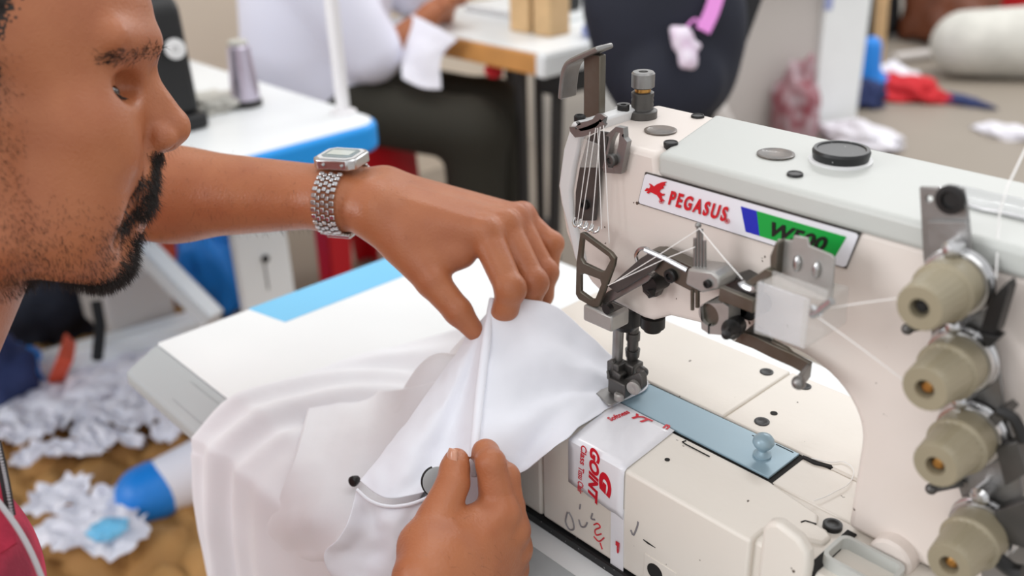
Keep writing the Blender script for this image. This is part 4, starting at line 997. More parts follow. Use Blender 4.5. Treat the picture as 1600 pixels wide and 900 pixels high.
# the large piece spread over the table corner and hanging down in front
NB, NT_ = 60, 80
back = [onz(352, 634, -0.0900), onz(450, 598, -0.0900), onz(560, 557, -0.0890), onz(650, 532, -0.080), onz(735, 508, -0.050), onz(820, 492, -0.006), onz(870, 486, 0.004)]
bk, _ = crspline(back, [1]*7, 10)
rows = []
cx_, cy_ = -0.12, -0.20
for i, p in enumerate(bk):
    s = i/(len(bk)-1); col = []
    xe = -0.330+0.335*s**1.1
    for j in range(NT_):
        t = j/(NT_-1)
        if t < 0.5:
            tt = t/0.5; y = p[1]*(1-tt)+(-0.1945)*tt; x = p[0]*(1-tt**0.8)+xe*tt**0.8
            z = bed_h(x, y)+0.0035
            z = z*(tt if False else 1)
            if tt < 0.15: z = max(z, p[2]*(1-tt/0.15)+z*(tt/0.15))
        else:
            tt = (t-0.5)/0.5; x = xe+0.012*tt; y = -0.1945-0.006*min(1, tt*6)-0.012*tt; z = bed_h(x, -0.1935)+0.0035-0.36*tt
        R = math.hypot(x-cx_, max(0, y-cy_)) if y > cy_ else abs(x-cx_)
        fold = 0.0050*math.sin(R*150+2.0*mnoise.noise(Vector((x*9, y*9, 1))))+0.0040*math.sin(R*67+1.3)
        w = sstep((R-0.06)/0.1)*sstep(t/0.06)
        fo = (fold+0.0055)*w
        k = sstep((-0.150-y)/0.06)
        col.append(np.array([x-0.25*fo*k, y-fo*k*(1+1.0*max(0, t-0.5)*2), z+fo*(1-k)*0.9]))
    rows.append(col)
cloth('cotton_sheet', rows, amp=0.0012, fr=40, origin=(-0.25, -0.18, -0.09), label='large white cotton sheet spread over the table corner and hanging off its front edge', cat='fabric')
# a folded flap lying on it
fl = [[(485, 621), (530, 614), (585, 612), (640, 606), (700, 590)], [(471, 680), (520, 674), (580, 670), (640, 662), (700, 650)], [(452, 742), (502, 738), (560, 736), (620, 730), (690, 712)],
      [(426, 806), (472, 810), (520, 804), (580, 800), (650, 790)], [(404, 852), (442, 860), (492, 862), (545, 856), (610, 850)], [(405, 866), (442, 873), (492, 879), (548, 880), (615, 874)]]
lf = [[.005]*5, [.011, .013, .014, .012, .010], [.014, .017, .018, .016, .012], [.018, .022, .022, .018, .014], [.022, .025, .024, .018, .014], [.002, .003, .004, .004, .004]]
P = dense([[hit(*p, l) for p, l in zip(r, q)] for r, q in zip(fl, lf)], 8)
cloth('cotton_flap', P, amp=0.0014, fr=45, origin=tuple(P[10][10]), thick=0.004, label='thick folded flap of white cotton with a rounded tip lying on the large sheet', cat='fabric')
# the garment being sewn: the panel running to the presser foot and the sleeve held open in the hands
ga = thing('cotton_garment', 'white cotton garment pinched in both hands and running under the presser foot', 'garment', tuple(onz(860, 620, 0.0)))
g = [[(768, 470), (812, 468), (864, 478), (912, 516), (957, 557), (1003, 588)],
     [(757, 540), (806, 532), (857, 536), (907, 561), (957, 583), (1012, 598)],
     [(748, 610), (800, 606), (851, 601), (901, 601), (951, 606), (1009, 609)],
     [(742, 670), (795, 673), (846, 656), (892, 636), (942, 625), (990, 619)],
     [(738, 724), (775, 737), (812, 740), (866, 700), (916, 659), (958, 633)]]
rd_ = [.737, .714, .690, .667, .650]
G = []
for r, d0 in zip(g, rd_):
    q = []
    zr = onz(*r[-1], 0.0016); d1 = (zr-CAM) @ FWD
    for k_, p in enumerate(r):
        s = [0, .18, .38, .6, .82, 1][k_]; dd = d0+(d1-d0)*s
        w = at(*p, dd); zz = onz(*p, 0.0024+0.05*(1-s)**1.5)
        if s > 0.5 and w[2] < 0.0030: w = onz(*p, 0.0030)
        if s == 1: w = zr
        q.append(w)
    G.append(q)
G = dense(G, 9)
A = np.array(G); ni, nj = A.shape[:2]
for i in range(ni):
    for j in range(nj):
        s = j/(nj-1); t = i/(ni-1)
        A[i, j] += np.array([0.2, -0.4, 0.9])*0.0032*math.sin(t*17+3*s+0.8*math.sin(5*s))*math.sin(math.pi*min(1, s*1.02))**0.9*(0.4+0.6*t*(1-t)*4)
cloth('panel', list(A), ga, amp=0.0012, fr=50, m='cotton_blueish')
# ridge rolled between the fingers
b = BM(); b.tube([at(769, 466, .7365), at(766, 490, .7325), at(759, 540, .712), at(750, 610, .688), at(744, 670, .665), at(740, 715, .650), at(741, 745, .645)], [.0022, .0030, .0036, .0036, .0032, .0028, .002], 14, sub=6)
o = obj('pinched_fold', b, 'cotton_blueish', ga, angle=3.0)
def hd(px, py, lift): p = hit(px, py, lift); return (p-CAM) @ FWD
sl = [[(734, 515), (746, 504), (756, 494), (765, 486)], [(700, 572), (722, 566), (742, 556), (757, 542)], [(660, 626), (692, 628), (722, 622), (749, 610)],
      [(616, 682), (655, 690), (700, 688), (743, 672)], [(588, 722), (630, 738), (682, 738), (738, 715)], [(562, 752), (602, 776), (655, 772), (712, 752)]]
NF = [0.0, .004, .008, .010, .008, .003]
S = []
for i, (r, d0) in enumerate(zip(sl, [.736, .712, .688, .665, .650, .640])):
    dl = min(hd(*r[0], 0.020), d0+0.03) if i > 0 else .744
    q = [at(*p, dl+(d0-dl)*k_) for p, k_ in zip(r, (0, .40, .75, 1))]
    q[1] = q[1]-FWD*NF[i]; q[2] = q[2]+FWD*NF[i]*1.3
    S.append(q)
cloth('sleeve', dense(S, 8), ga, amp=0.0022, fr=42, m='cotton_blueish')
lo_ = [[(557, 764), (580, 783), (610, 791), (646, 786), (682, 770), (704, 758)], [(549, 798), (580, 814), (615, 822), (652, 816), (688, 800), (712, 790)], [(528, 838), (572, 850), (615, 858), (656, 852), (692, 840), (716, 830)],
       [(505, 868), (558, 890), (610, 905), (656, 900), (694, 890), (720, 880)], [(520, 915), (565, 940), (612, 955), (658, 950), (696, 940), (722, 930)]]
Lp = []
for i, r in enumerate(lo_):
    q = []
    for k_, p in enumerate(r):
        d0 = hd(*p, 0.014+0.010*math.sin(math.pi*k_/5)); q.append(at(*p, min(d0, .645)-0.004*math.sin(3.1*k_+i)))
    Lp.append(q)
cloth('sleeve_end', dense(Lp, 8), ga, amp=0.0040, fr=38, m='cotton_blueish')
P_h, _ = crspline([p for p in Lp[0]], [1]*6, 8)
b = BM(); b.tube([np.array(p)-FWD*0.001 for p in P_h], 0.0013, 10); obj('hem', b, 'cotton_blueish', ga, angle=3.0)
c0 = at(556, 750, hd(556, 750, 0.030)); b = BM(); b.lathe(c0, -FWD+DOWN*0.2-RIGHT*0.6, [(-0.002, 0.0030), (0.002, 0.0042), (0.004, 0.0042), (0.005, 0.003), (0.005, 0)], 20); obj('snap_button', b, 'black_oxide', origin=tuple(c0), label='small black snap button on the white cotton left of the sleeve opening', cat='button')
c1 = at(683, 752, .650); b = BM(); b.lathe(c1, -FWD+RIGHT*0.3, [(-0.001, 0.0098), (0.001, 0.0102), (0.0016, 0.009), (0.0016, 0.0)], 28, mi=0); obj('hoop', b, 'table_grey', ga, label='grey reinforced ring inside the sleeve')
b = BM(); b.tube([np.array(c1)-FWD*0.0012+(RIGHT*math.cos(a)-DOWN*math.sin(a))*0.0100 for a in np.linspace(1.9, 4.4, 14)], 0.0011, 8); obj('hoop_edge', b, 'black_oxide', ga)
# ---------------------------------------------------------------- the room behind: tables, the seated worker, bags and scraps
mat('red_plastic', (200, 16, 30), 0.35); mat('black_paint', (12, 12, 14), 0.5); mat('pole_white', (232, 230, 232), 0.4)
mat('wood_edge', (214, 152, 84), 0.45, var=0.3, vscale=12); mat('wood_pale', (214, 178, 130), 0.5, var=0.3, vscale=20)
mat('tshirt_white', (226, 226, 240), 0.85, bump=0.15, bscale=30); mat('trousers_olive', (48, 45, 36), 0.85, bump=0.2, bscale=60)
mat('navy_fabric', (28, 32, 48), 0.75, var=0.4, vscale=12); mat('black_fabric', (22, 22, 25), 0.75); mat('pink_strap', (224, 140, 214), 0.6)
mat('plush', (234, 226, 238), 0.9, var=0.6, vscale=40, var_rgb=(206, 160, 200)); mat('panel_grey', (196, 190, 186), 0.55); mat('lavender', (150, 160, 206), 0.5)
mat('leather_brown', (112, 58, 30), 0.5, var=0.5, vscale=9); mat('sack_white', (206, 204, 196), 0.8, var=0.3, vscale=9, bump=0.3, bscale=30)
mat('kraft_brown', (184, 138, 80), 0.75, var=0.55, vscale=7, var_rgb=(128, 88, 46)); mat('scrap_white', (232, 230, 238), 0.85); mat('bag_blue', (26, 130, 220), 0.45)
mat('orange_red', (214, 78, 44), 0.5); mat('navy_rag', (40, 52, 96), 0.8); mat('red_rag', (200, 36, 44), 0.8); mat('bag_maroon', (130, 36, 52), 0.6, var=0.8, vscale=18, var_rgb=(190, 180, 186))
mat('cone_metal', (198, 190, 206), 0.3, metal=0.8); mat('thread_violet', (196, 178, 222), 0.5); mat('iron_black', (46, 44, 44), 0.5); mat('cardboard', (206, 168, 122), 0.7)
fz = -0.85
# table with the blue edge
bt = thing('work_table', 'white table with a bright blue edge behind the nose, carrying a chrome thread cone', 'table', (-1.5, -0.1, fz))
b = BM(); b.prism([rr(-1.53, -0.15, 1.06, 1.30, 0.05, -0.089)], (0, 0, -0.012)); obj('table_top', b, 'table_white', bt, bevel=0.002)
b = BM(); b.prism([rr(-1.53, -0.15, 1.075, 1.315, 0.055, -0.0905)], (0, 0, -0.052)); obj('edge_band', b, 'edge_blue', bt, bevel=0.010, seg=3, label='bright blue edge band')
for x, y in ((-1.94, 0.30), (-1.12, -0.68), (-1.94, -0.68)):
    b = BM(); b.bb((x-0.02, y-0.02, fz), (x+0.02, y+0.02, -0.143)); obj('leg', b, 'panel_grey', bt, bevel=0.003)
pa, pb_ = onx(365, 372, -1.22), onx(465, 480, -1.22)
pc = onx(415, 392, -1.22)
b = BM(); b.bb((-1.245, pa[1], fz), (-1.22, pb_[1], -0.143)); obj('side_panel', b, 'table_white', bt, bevel=0.004)
b = BM(); q0, q1 = onx(411, 404, -1.2195), onx(420, 452, -1.2195); b.bb((-1.2195, q0[1], q1[2]), (-1.218, q1[1], q0[2])); b.lathe(onx(414, 404, -1.2185), (1, 0, 0), [(0, 0.008), (0.004, 0.008)], 14); obj('slot', b, 'iron_black', bt)
pp = onz(537, 178, -0.089)
b = BM(); b.cyl(pp, (pp[0], pp[1], 0.75), 0.0125, n=20); b.lathe(pp, (0, 0, 1), [(0, 0.024), (0.006, 0.024), (0.008, 0.014)], 20); obj('pole', b, 'pole_white', origin=tuple(pp), label='white upright pole standing at the corner of the blue edged table', cat='pole')
# black sewing machine on that table
m0 = onz(286, 192, -0.089)
bm_ = thing('sewing_machine', 'black sewing machine on the blue edged table, half hidden behind the nose', 'sewing machine', tuple(m0))
b = BM(); b.bb((m0[0]-0.10, m0[1]-0.42, -0.088), (m0[0]+0.07, m0[1]+0.02, -0.060)); obj('base', b, 'black_paint', bm_, bevel=0.008, seg=3)
oc = []
for k in range(17): a = math.pi*k/16; oc.append((0.050*math.cos(a), 0.185+0.042*math.sin(a)))
oc = [(0.060, -0.0)] + oc + [(-0.060, 0.0)]
b = BM(); b.prism([[(m0[0]+u_*1.0, m0[1]+0.012, -0.062+v_*0.92) for u_, v_ in oc]], (0, -0.12, 0)); b.bb((m0[0]-0.045, m0[1]-0.40, 0.055), (m0[0]+0.045, m0[1]-0.05, 0.145)); b.bb((m0[0]-0.04, m0[1]-0.40, -0.03), (m0[0]+0.04, m0[1]-0.33, 0.10)); obj('body', b, 'black_paint', bm_, bevel=0.012, seg=3)
wq = onz(276, 75, 0.085)
b = BM(); b.lathe(tuple(onx(273, 76, m0[0]+0.062)), (1, -0.3, 0.1), [(0, 0.017), (0.010, 0.017), (0.012, 0.012), (0.012, 0.005), (0.008, 0.004), (0.008, 0)], 28); obj('hand_wheel', b, 'silver_white', bm_)
b = BM(); b.ball((m0[0]+0.01, m0[1]-0.01, 0.160), 0.022, sc=(1, 1, 0.7)); obj('cap', b, 'cone_metal', bm_)
# chrome thread cone
s0 = onz(386, 165, -0.089)
tc_ = thing('thread_cone', 'chrome thread cone on a dark base on the blue edged table', 'thread cone', tuple(s0))
b = BM(); b.lathe(s0, (0, 0, 1), [(0, 0.030), (0.012, 0.030), (0.016, 0.022)], 28); obj('base', b, 'iron_black', tc_)
b = BM(); b.lathe((s0[0], s0[1], s0[2]+0.014), (0, 0, 1), [(0, 0.027), (0.02, 0.027), (0.098, 0.021), (0.104, 0.014), (0.104, 0)], 32); obj('cone', b, 'cone_metal', tc_)
b = BM(); b.lathe((s0[0], s0[1], s0[2]+0.117), (0, 0, 1), [(0, 0.018), (0.006, 0.018), (0.008, 0.012), (0.008, 0)], 28); obj('cap', b, 'sack_white', tc_)
def rag(name, c, size, m, label, cat, seed, hgt=0.5, group=None, flat=False, dis=0.9, par=None):
    rnd = random.Random(seed); bm2 = BM(); r = bmesh.ops.create_icosphere(bm2.bm, subdivisions=4, radius=1.0)
    ph = Vector((seed*3.1, seed*1.7, seed*0.9))
    for v in r['verts']:
        d = v.co.normalized(); n1 = mnoise.noise(d*1.6+ph)+0.6*mnoise.noise(d*3.7+ph)+0.35*mnoise.noise(d*8+ph)
        k = 1+dis*0.55*n1
        v.co = Vector((d.x*k*size[0], d.y*k*size[1], max(-0.25 if not flat else -0.02, d.z)*k*size[2]))
    mz = min(v.co.z for v in bm2.bm.verts)
    for v in bm2.bm.verts: v.co = v.co+Vector((c[0], c[1], c[2]-mz))
    return obj(name, bm2, m, par, angle=3.0, label=label, cat=cat, group=group, origin=tuple(c) if par is None else None)
rag('cloth_scrap', onz(335, 168, -0.089), (0.05, 0.06, 0.02), 'sack_white', 'crumpled pale scrap on the blue edged table beside the chrome cone', 'scrap', 3)
# red plastic stool
sc_ = np.array([-1.80, 0.90])
rs = thing('stool', 'red plastic stool under the seated worker', 'stool', (sc_[0], sc_[1], fz))
sh_ = -0.365
b = BM(); b.prism([rr(sc_[0], sc_[1], 0.31, 0.31, 0.05, sh_)], (0, 0, -0.02))
for (a_, c_) in (((-1, -1), (1, -1)), ((1, -1), (1, 1)), ((1, 1), (-1, 1)), ((-1, 1), (-1, -1))):
    p, q = Vector((sc_[0]+a_[0]*0.15, sc_[1]+a_[1]*0.15, sh_-0.005)), Vector((sc_[0]+c_[0]*0.15, sc_[1]+c_[1]*0.15, sh_-0.005))
    o_ = Vector((a_[0]+c_[0], a_[1]+c_[1], 0)).normalized()
    b.prism([[p, q, q+o_*0.008+Vector((0, 0, -0.13)), p+o_*0.008+Vector((0, 0, -0.13))]], -o_*0.006)
obj('seat', b, 'red_plastic', rs, bevel=0.004)
for sx in (-1, 1):
    for sy in (-1, 1):
        b = BM(); t0 = Vector((sc_[0]+sx*0.145, sc_[1]+sy*0.145, sh_-0.02)); b0 = Vector((sc_[0]+sx*0.185, sc_[1]+sy*0.185, fz))
        w = 0.055
        b.prism([[t0, t0-Vector((sx*w*1.5, 0, 0)), b0-Vector((sx*w, 0, 0)), b0]], (0, -sy*0.006, 0)); b.prism([[t0, t0-Vector((0, sy*w*1.5, 0)), b0-Vector((0, sy*w, 0)), b0]], (-sx*0.006, 0, 0))
        obj('leg', b, 'red_plastic', rs, bevel=0.002)
# seated worker: one body, with shirt and trousers over it
wk = Body()
hipc = np.array([-1.88, 0.885, sh_+0.11]); up_ = np.array([0, 0, 1.0])
fwdp = np.array([0.86, 0.50, 0.0]); fwdp /= np.linalg.norm(fwdp); lft = np.array([-fwdp[1], fwdp[0], 0])
kneeR = at(742, 205, 2.44); kneeL = kneeR+lft*0.20-fwdp*0.02
hipR = hipc-lft*0.09; hipL = hipc+lft*0.09
ankR = np.array([kneeR[0]-0.02, kneeR[1], fz+0.08]); ankL = np.array([kneeL[0]-0.03, kneeL[1]+0.05, fz+0.08])
chest = hipc+up_*0.40+fwdp*0.07; neck = chest+up_*0.14+fwdp*0.06
shR = chest+up_*0.07-lft*0.19; shL = chest+up_*0.07+lft*0.19
elbR = at(588, 92, 2.42); hanR = at(672, 24, 2.42)
elbL = elbR+lft*0.34+fwdp*0.04; hanL = hanR+lft*0.10
wk.cone(hipc, chest, .135, .150, .05); wk.cone(chest, neck, .11, .06, .05); wk.cone(neck, neck+up_*0.10+fwdp*0.03, .055, .055, .02)
wk.ell(neck+up_*0.19+fwdp*0.07, (.095, .078, .115), .02, np.stack([fwdp, lft, up_], 1))
for a, b_, c, d_ in ((shR, elbR, hanR, 1), (shL, elbL, hanL, -1)):
    wk.cone(a, b_, .056, .042, .03); wk.cone(b_, c, .041, .028, .02)
    hd_ = (c-b_)/np.linalg.norm(c-b_); wk.cone(c, c+hd_*0.06, .030, .026, .012)
    for k in range(4):
        o_ = lft*(k-1.5)*0.017*d_; wk.chain([c+hd_*0.06+o_, c+hd_*0.105+o_-up_*0.008, c+hd_*0.125+o_-up_*0.035], [.0095, .0088, .007], .004)
    wk.chain([c+hd_*0.02+lft*0.025*d_, c+hd_*0.06+lft*0.045*d_-up_*0.015, c+hd_*0.09+lft*0.04*d_-up_*0.03], [.012, .0105, .008], .006)
for h_, k_, a_ in ((hipR, kneeR, ankR), (hipL, kneeL, ankL)):
    wk.cone(h_, k_, .085, .060, .03); wk.cone(k_, a_, .056, .040, .02); wk.cone(a_-up_*0.03-fwdp*0.03, a_-up_*0.04+fwdp*0.15, .036, .032, .02)
mw_, _ = wk.mesh('worker', 0.006)
worker = link('person', mw_, 'skin', None, angle=3.0, origin=(hipc[0], hipc[1], fz), label='seated worker in a white T-shirt and dark olive trousers, sewing at the wooden edged table', cat='person')
tw = Body()
tw.cone(hipc-up_*0.02, chest, .185, .205, .05); tw.cone(chest, neck-up_*0.02, .125, .075, .05); tw.cone(shR, shR*0.06+elbR*0.94, .092, .082, .04); tw.cone(shL, shL*0.35+elbL*0.65, .074, .078, .04)
tw.cone(hipc-up_*0.03-lft*0.05, hipc-up_*0.0+fwdp*0.10-lft*0.06, .15, .11, .05)
mt_, _ = tw.mesh('tshirt', 0.007); link('tshirt', mt_, 'tshirt_white', worker, angle=3.0, label='loose white T-shirt')
tr = Body()
for h_, k_, a_ in ((hipR, kneeR, ankR), (hipL, kneeL, ankL)):
    tr.cone(h_, k_, .090, .080, .03); tr.cone(k_, a_+up_*0.02, .084, .066, .03)
tr.cone(hipR+up_*0.01, hipL+up_*0.01, .108, .108, .05)
mr_, _ = tr.mesh('trousers', 0.007); link('trousers', mr_, 'trousers_olive', worker, angle=3.0, label='dark olive trousers')
hh_ = Body(); hh_.ell(neck+up_*0.215+fwdp*0.06, (.099, .083, .105), .01, np.stack([fwdp, lft, up_], 1)); hh_.ell(neck+up_*0.12+fwdp*0.14, (.10, .1, .09), .01, np.stack([fwdp, lft, up_], 1), True)
mh_, _ = hh_.mesh('hair', 0.006); link('hair', mh_, 'hair_dark', worker, angle=3.0)
# cloth the worker is sewing
wcp = [[at(640, 20, 2.40), at(680, 40, 2.34), at(716, 62, 2.30)], [at(628, 80, 2.40), at(655, 90, 2.36), at(690, 90, 2.34)], [at(630, 125, 2.38), at(662, 138, 2.36), at(690, 140, 2.36)]]
cloth('cotton_piece', dense(wcp, 6), None, amp=0.01, fr=16, m='scrap_white', origin=tuple(wcp[1][1]), label='white cloth hanging from the seated worker\'s hands to his knee', cat='fabric')
# table with the wooden edge
w0 = onz(843, 84, -0.09); wx1 = w0[0]; wy0 = w0[1]
wd = thing('sewing_table', 'pale topped table with a thick wooden edge and black iron legs beside the seated worker', 'table', (wx1-0.25, wy0+0.3, fz))
b = BM(); b.bb((wx1-0.62, wy0, -0.092), (wx1+0.02, wy0+0.62, -0.088)); obj('table_top', b, 'table_white', wd, bevel=0.001)
b = BM(); b.bb((wx1-0.62, wy0-0.006, -0.142), (wx1-0.004, wy0+0.62, -0.0925)); obj('wooden_slab', b, 'wood_edge', wd, bevel=0.004, label='orange wooden edge')
b = BM(); b.bb((wx1-0.006, wy0-0.008, -0.143), (wx1+0.022, wy0+0.62, -0.0922)); obj('end_band', b, 'table_white', wd, bevel=0.003)
for (x_, dx, y_a) in ((wx1-0.56, 0.0, 0.42), (wx1-0.17, 0.0, 0.10), (wx1-0.04, -0.03, 0.10)):
    b = BM(); b.tube([(x_, wy0+y_a, -0.14), (x_+dx*0.5, wy0+y_a, -0.5), (x_+dx, wy0+y_a, fz+0.02)], 0.016, 10); b.tube([(x_+dx, wy0+y_a-0.06, fz+0.02), (x_+dx, wy0+0.60, fz+0.02)], 0.018, 10); b.tube([(x_, wy0+0.54, -0.14), (x_+dx, wy0+0.54, fz+0.02)], 0.016, 10); obj('leg', b, 'iron_black', wd)
b = BM(); b.bb((wx1-0.06, wy0+0.05, -0.20), (wx1+0.015, wy0+0.25, -0.143)); obj('motor_box', b, 'black_paint', wd, bevel=0.006)
b = BM(); b.bb((wx1-0.21, wy0+0.02, -0.18), (wx1-0.18, wy0+0.05, -0.145)); b.lathe((wx1-0.195, wy0+0.018, -0.160), (0, -1, 0), [(0, 0.011), (0.010, 0.011)], 16); obj('switch', b, 'red_rag', wd, bevel=0.003)
# machine on that table, with a pale wooden box beside it
k0 = np.array([wx1-0.36, wy0+0.32])
km = thing('sewing_machine', 'black sewing machine at the top edge on the wooden edged table', 'sewing machine', (k0[0], k0[1], -0.087))
b = BM(); b.bb((k0[0]-0.20, k0[1]-0.07, -0.087), (k0[0]+0.16, k0[1]+0.10, -0.070)); obj('base', b, 'table_white', km, bevel=0.004)
b = BM(); b.bb((k0[0]+0.06, k0[1]-0.02, -0.070), (k0[0]+0.13, k0[1]+0.07, 0.20)); b.bb((k0[0]-0.20, k0[1]-0.02, 0.11), (k0[0]+0.13, k0[1]+0.07, 0.20)); b.bb((k0[0]-0.20, k0[1]-0.02, -0.01), (k0[0]-0.15, k0[1]+0.06, 0.20)); obj('body', b, 'black_paint', km, bevel=0.012, seg=3)
wl_ = at(872, 30, 2.42); b = BM(); b.lathe((k0[0]+0.13, k0[1]+0.02, 0.03), (1, -0.5, 0), [(0, 0.045), (0.016, 0.045), (0.020, 0.036), (0.012, 0.016), (0.022, 0.014), (0.022, 0)], 32); obj('hand_wheel', b, 'silver_white', km)
wb = thing('thread_box', 'pale wooden box beside the black machine on the wooden edged table', 'box', (wx1-0.17, wy0+0.16, -0.088))
b = BM(); b.bb((wx1-0.240, wy0+0.13, -0.087), (wx1-0.170, wy0+0.20, 0.10)); obj('block', b, 'wood_pale', wb, bevel=0.004)
b = BM(); b.bb((wx1-0.155, wy0+0.13, -0.087), (wx1-0.095, wy0+0.20, 0.07)); obj('block', b, 'wood_pale', wb, bevel=0.004)
b = BM(); b.bb((wx1-0.168, wy0+0.15, -0.087), (wx1-0.157, wy0+0.19, 0.08)); obj('divider', b, 'iron_black', wb)
rag('cloth_scrap', (wx1-0.03, wy0+0.22, -0.0875), (0.03, 0.04, 0.025), 'lavender', 'small lavender bundle on the wooden edged table', 'scrap', 21)
# backpack standing on a stool at the end of that table, with its charm
bp0 = at(1040, 188, 2.12)
bs = thing('stool', 'dark round stool carrying the backpack behind the machine head', 'stool', (bp0[0], bp0[1], fz))
zb = bp0[2]-0.030
b = BM(); b.lathe((bp0[0], bp0[1], zb-0.03), (0, 0, 1), [(0, 0.12), (0.026, 0.125), (0.03, 0.118)], 32); obj('seat', b, 'iron_black', bs)
for k in range(4):
    a = math.pi/4+k*math.pi/2; b = BM(); b.cyl((bp0[0]+0.09*math.cos(a), bp0[1]+0.09*math.sin(a), zb-0.03), (bp0[0]+0.15*math.cos(a), bp0[1]+0.15*math.sin(a), fz), 0.012, n=12); obj('leg', b, 'iron_black', bs)
bk_ = thing('backpack', 'black and navy backpack with a pink strap standing behind the machine head', 'backpack', tuple(bp0))
Bd = Body(); hR = np.array([RIGHT[0], RIGHT[1], 0]); hR /= np.linalg.norm(hR); hF = np.array([FWD[0], FWD[1], 0]); hF /= np.linalg.norm(hF)
RB = np.stack([hR, hF, np.array([0, 0, 1.0])], 1)
Bd.ell(bp0+up_*0.19-hR*0.0, (.165, .10, .20), .05, RB); Bd.ell(bp0+up_*0.09+hR*0.015, (.120, .10, .105), .04, RB); Bd.ell(bp0+up_*0.28-hR*0.055, (.13, .085, .13), .05, RB); Bd.ell(bp0+up_*0.10-hF*0.085, (.10, .04, .085), .03, RB)
mb_, _ = Bd.mesh('bag_body', 0.008); link('bag_body', mb_, 'navy_fabric', bk_, angle=3.0)
b = BM(); b.tube([at(1172, -20, 2.04), at(1142, 60, 2.04), at(1112, 130, 2.06), at(1088, 186, 2.09)], 1.0, flat=(0.065, 0.022), sub=5, up=tuple(-FWD)); obj('side_panel', b, 'black_fabric', bk_, bevel=0.004)
b = BM(); b.tube([at(1122, -15, 1.91), at(1112, 18, 1.91), at(1098, 48, 1.91)], 1.0, flat=(0.030, 0.006), sub=4, up=tuple(-FWD)); obj('strap', b, 'pink_strap', bk_, label='pink strap')
ch = thing('plush_charm', 'small white and pink plush charm hanging on the backpack', 'toy', tuple(at(1074, 70, 1.91)))
pc_ = Body(); pc_.ball(at(1066, 58, 1.91), .022, .01); pc_.cone(at(1070, 66, 1.91), at(1076, 92, 1.91), .017, .018, .01)
for px, py in ((1052, 46), (1058, 72), (1090, 72), (1068, 100), (1082, 102)): pc_.cone(at(1070, 72, 1.91), at(px, py, 1.91), .010, .0085, .01)
mp_, _ = pc_.mesh('plush_body', 0.004); link('plush_body', mp_, 'plush', ch, angle=3.0)
b = BM(); b.tube([at(1070, 46, 1.91), at(1086, 30, 1.91), at(1098, 44, 1.91)], 0.003, 8, sub=4); obj('cord', b, 'pink_strap', ch)
# pale desk
dk = thing('desk', 'pale grey panelled desk standing beyond the sewing machine', 'desk', (-1.9, 3.4, fz))
dP = np.array([-1.665, 3.20, 0]); dD = np.array([-0.471, -0.882, 0]); dN = np.array([-0.882, 0.471, 0])   # corner, run and depth of the desk
zt = 0.0
def dbox(a0, a1, n0, n1, z0, z1): b = BM(); b.prism([[tuple(dP+dD*a+dN*n+up_*z0) for a, n in ((a0, n0), (a1, n0), (a1, n1), (a0, n1))]], (0, 0, z1-z0)); return b
obj('front_panel', dbox(0.0, 0.80, 0.03, 0.05, fz, -0.13), 'panel_grey', dk, bevel=0.004)
obj('end_panel', dbox(-0.19, 0.02, 0.0, 0.50, fz, -0.13), 'table_white', dk, bevel=0.004)
obj('end_panel', dbox(0.78, 0.82, 0.0, 0.50, fz, -0.13), 'table_white', dk, bevel=0.004)
obj('table_top', dbox(-0.22, 0.86, -0.06, 0.52, -0.13, -0.10), 'table_white', dk, bevel=0.004)
q = dP+dD*0.01-dN*0.003; b = BM(); b.box((q[0], q[1], -0.27), (0.035, 0.006, 0.14), Matrix.Rotation(math.atan2(dD[1], dD[0]), 3, 'Z')); obj('label_holder', b, 'lavender', dk, bevel=0.002)
bc = onz(1205, 200, fz); rag('carrier_bag', (bc[0]+0.16, bc[1]-0.08, fz), (0.10, 0.08, 0.25), 'bag_maroon', 'maroon and white carrier bag on the floor in front of the pale desk', 'bag', 31, dis=0.5)
rag('carrier_bag', (-1.80, 2.62, fz), (0.10, 0.09, 0.18), 'panel_grey', 'crumpled grey bag on the floor beside the maroon bag', 'bag', 33, dis=0.7)
# far right of the room
sp0 = onz(1370, 112, fz); sp1 = at(1381, -30, 4.75)
b = BM(); b.cyl(sp0, sp1, 0.032, n=16); obj('wooden_pole', b, 'wood_pale', origin=tuple(sp0), label='pale wooden pole standing on the floor past the desk', cat='pole')
b = BM(); q = onz(1352, 150, fz); Bl = Body(); Bl.cone(q+up_*0.06, q+up_*0.24, .06, .045, .02); Bl.ball(q+up_*0.06+hR*0.05, .055, .03); ml_, _ = Bl.mesh('bottle', 0.01); link('plastic_bag', ml_, 'bag_blue', None, angle=3.0, origin=tuple(q), label='bright blue plastic bag standing against the foot of the wooden pole', cat='bag')
rag('cloth_rag', onz(1412, 152, fz), (0.20, 0.10, 0.07), 'red_rag', 'red rag on the floor right of the blue bag', 'rag', 41)
rag('cloth_rag', onz(1385, 138, fz), (0.17, 0.10, 0.08), 'scrap_white', 'white rag lying behind the red rag on the grey floor', 'rag', 43)
rag('cloth_rag', onz(1345, 165, fz), (0.10, 0.07, 0.09), 'navy_rag', 'dark blue rag in front of the blue bag', 'rag', 47)
rag('cloth_rag', onz(1488, 160, fz), (0.15, 0.05, 0.025), 'navy_rag', 'thin navy strip lying alone on the grey floor', 'rag', 49)
rag('cloth_rag', onz(1345, 226, fz), (0.17, 0.10, 0.06), 'scrap_white', 'white crumpled rag on the grey floor just above the machine top', 'rag', 51)
rag('cloth_rag', onz(1580, 212, fz), (0.13, 0.06, 0.03), 'scrap_white', 'flat white scrap on the grey floor at the right edge', 'rag', 53)
b = BM(); p = onz(1395, 100, fz); q = onz(1475, 90, fz); b.tube([p+up_*0.03, q+up_*0.03], 0.03, 12); obj('plastic_pipe', b, 'panel_grey', origin=tuple(p), label='grey pipe lying on the floor between the pole and the white sack', cat='pipe')
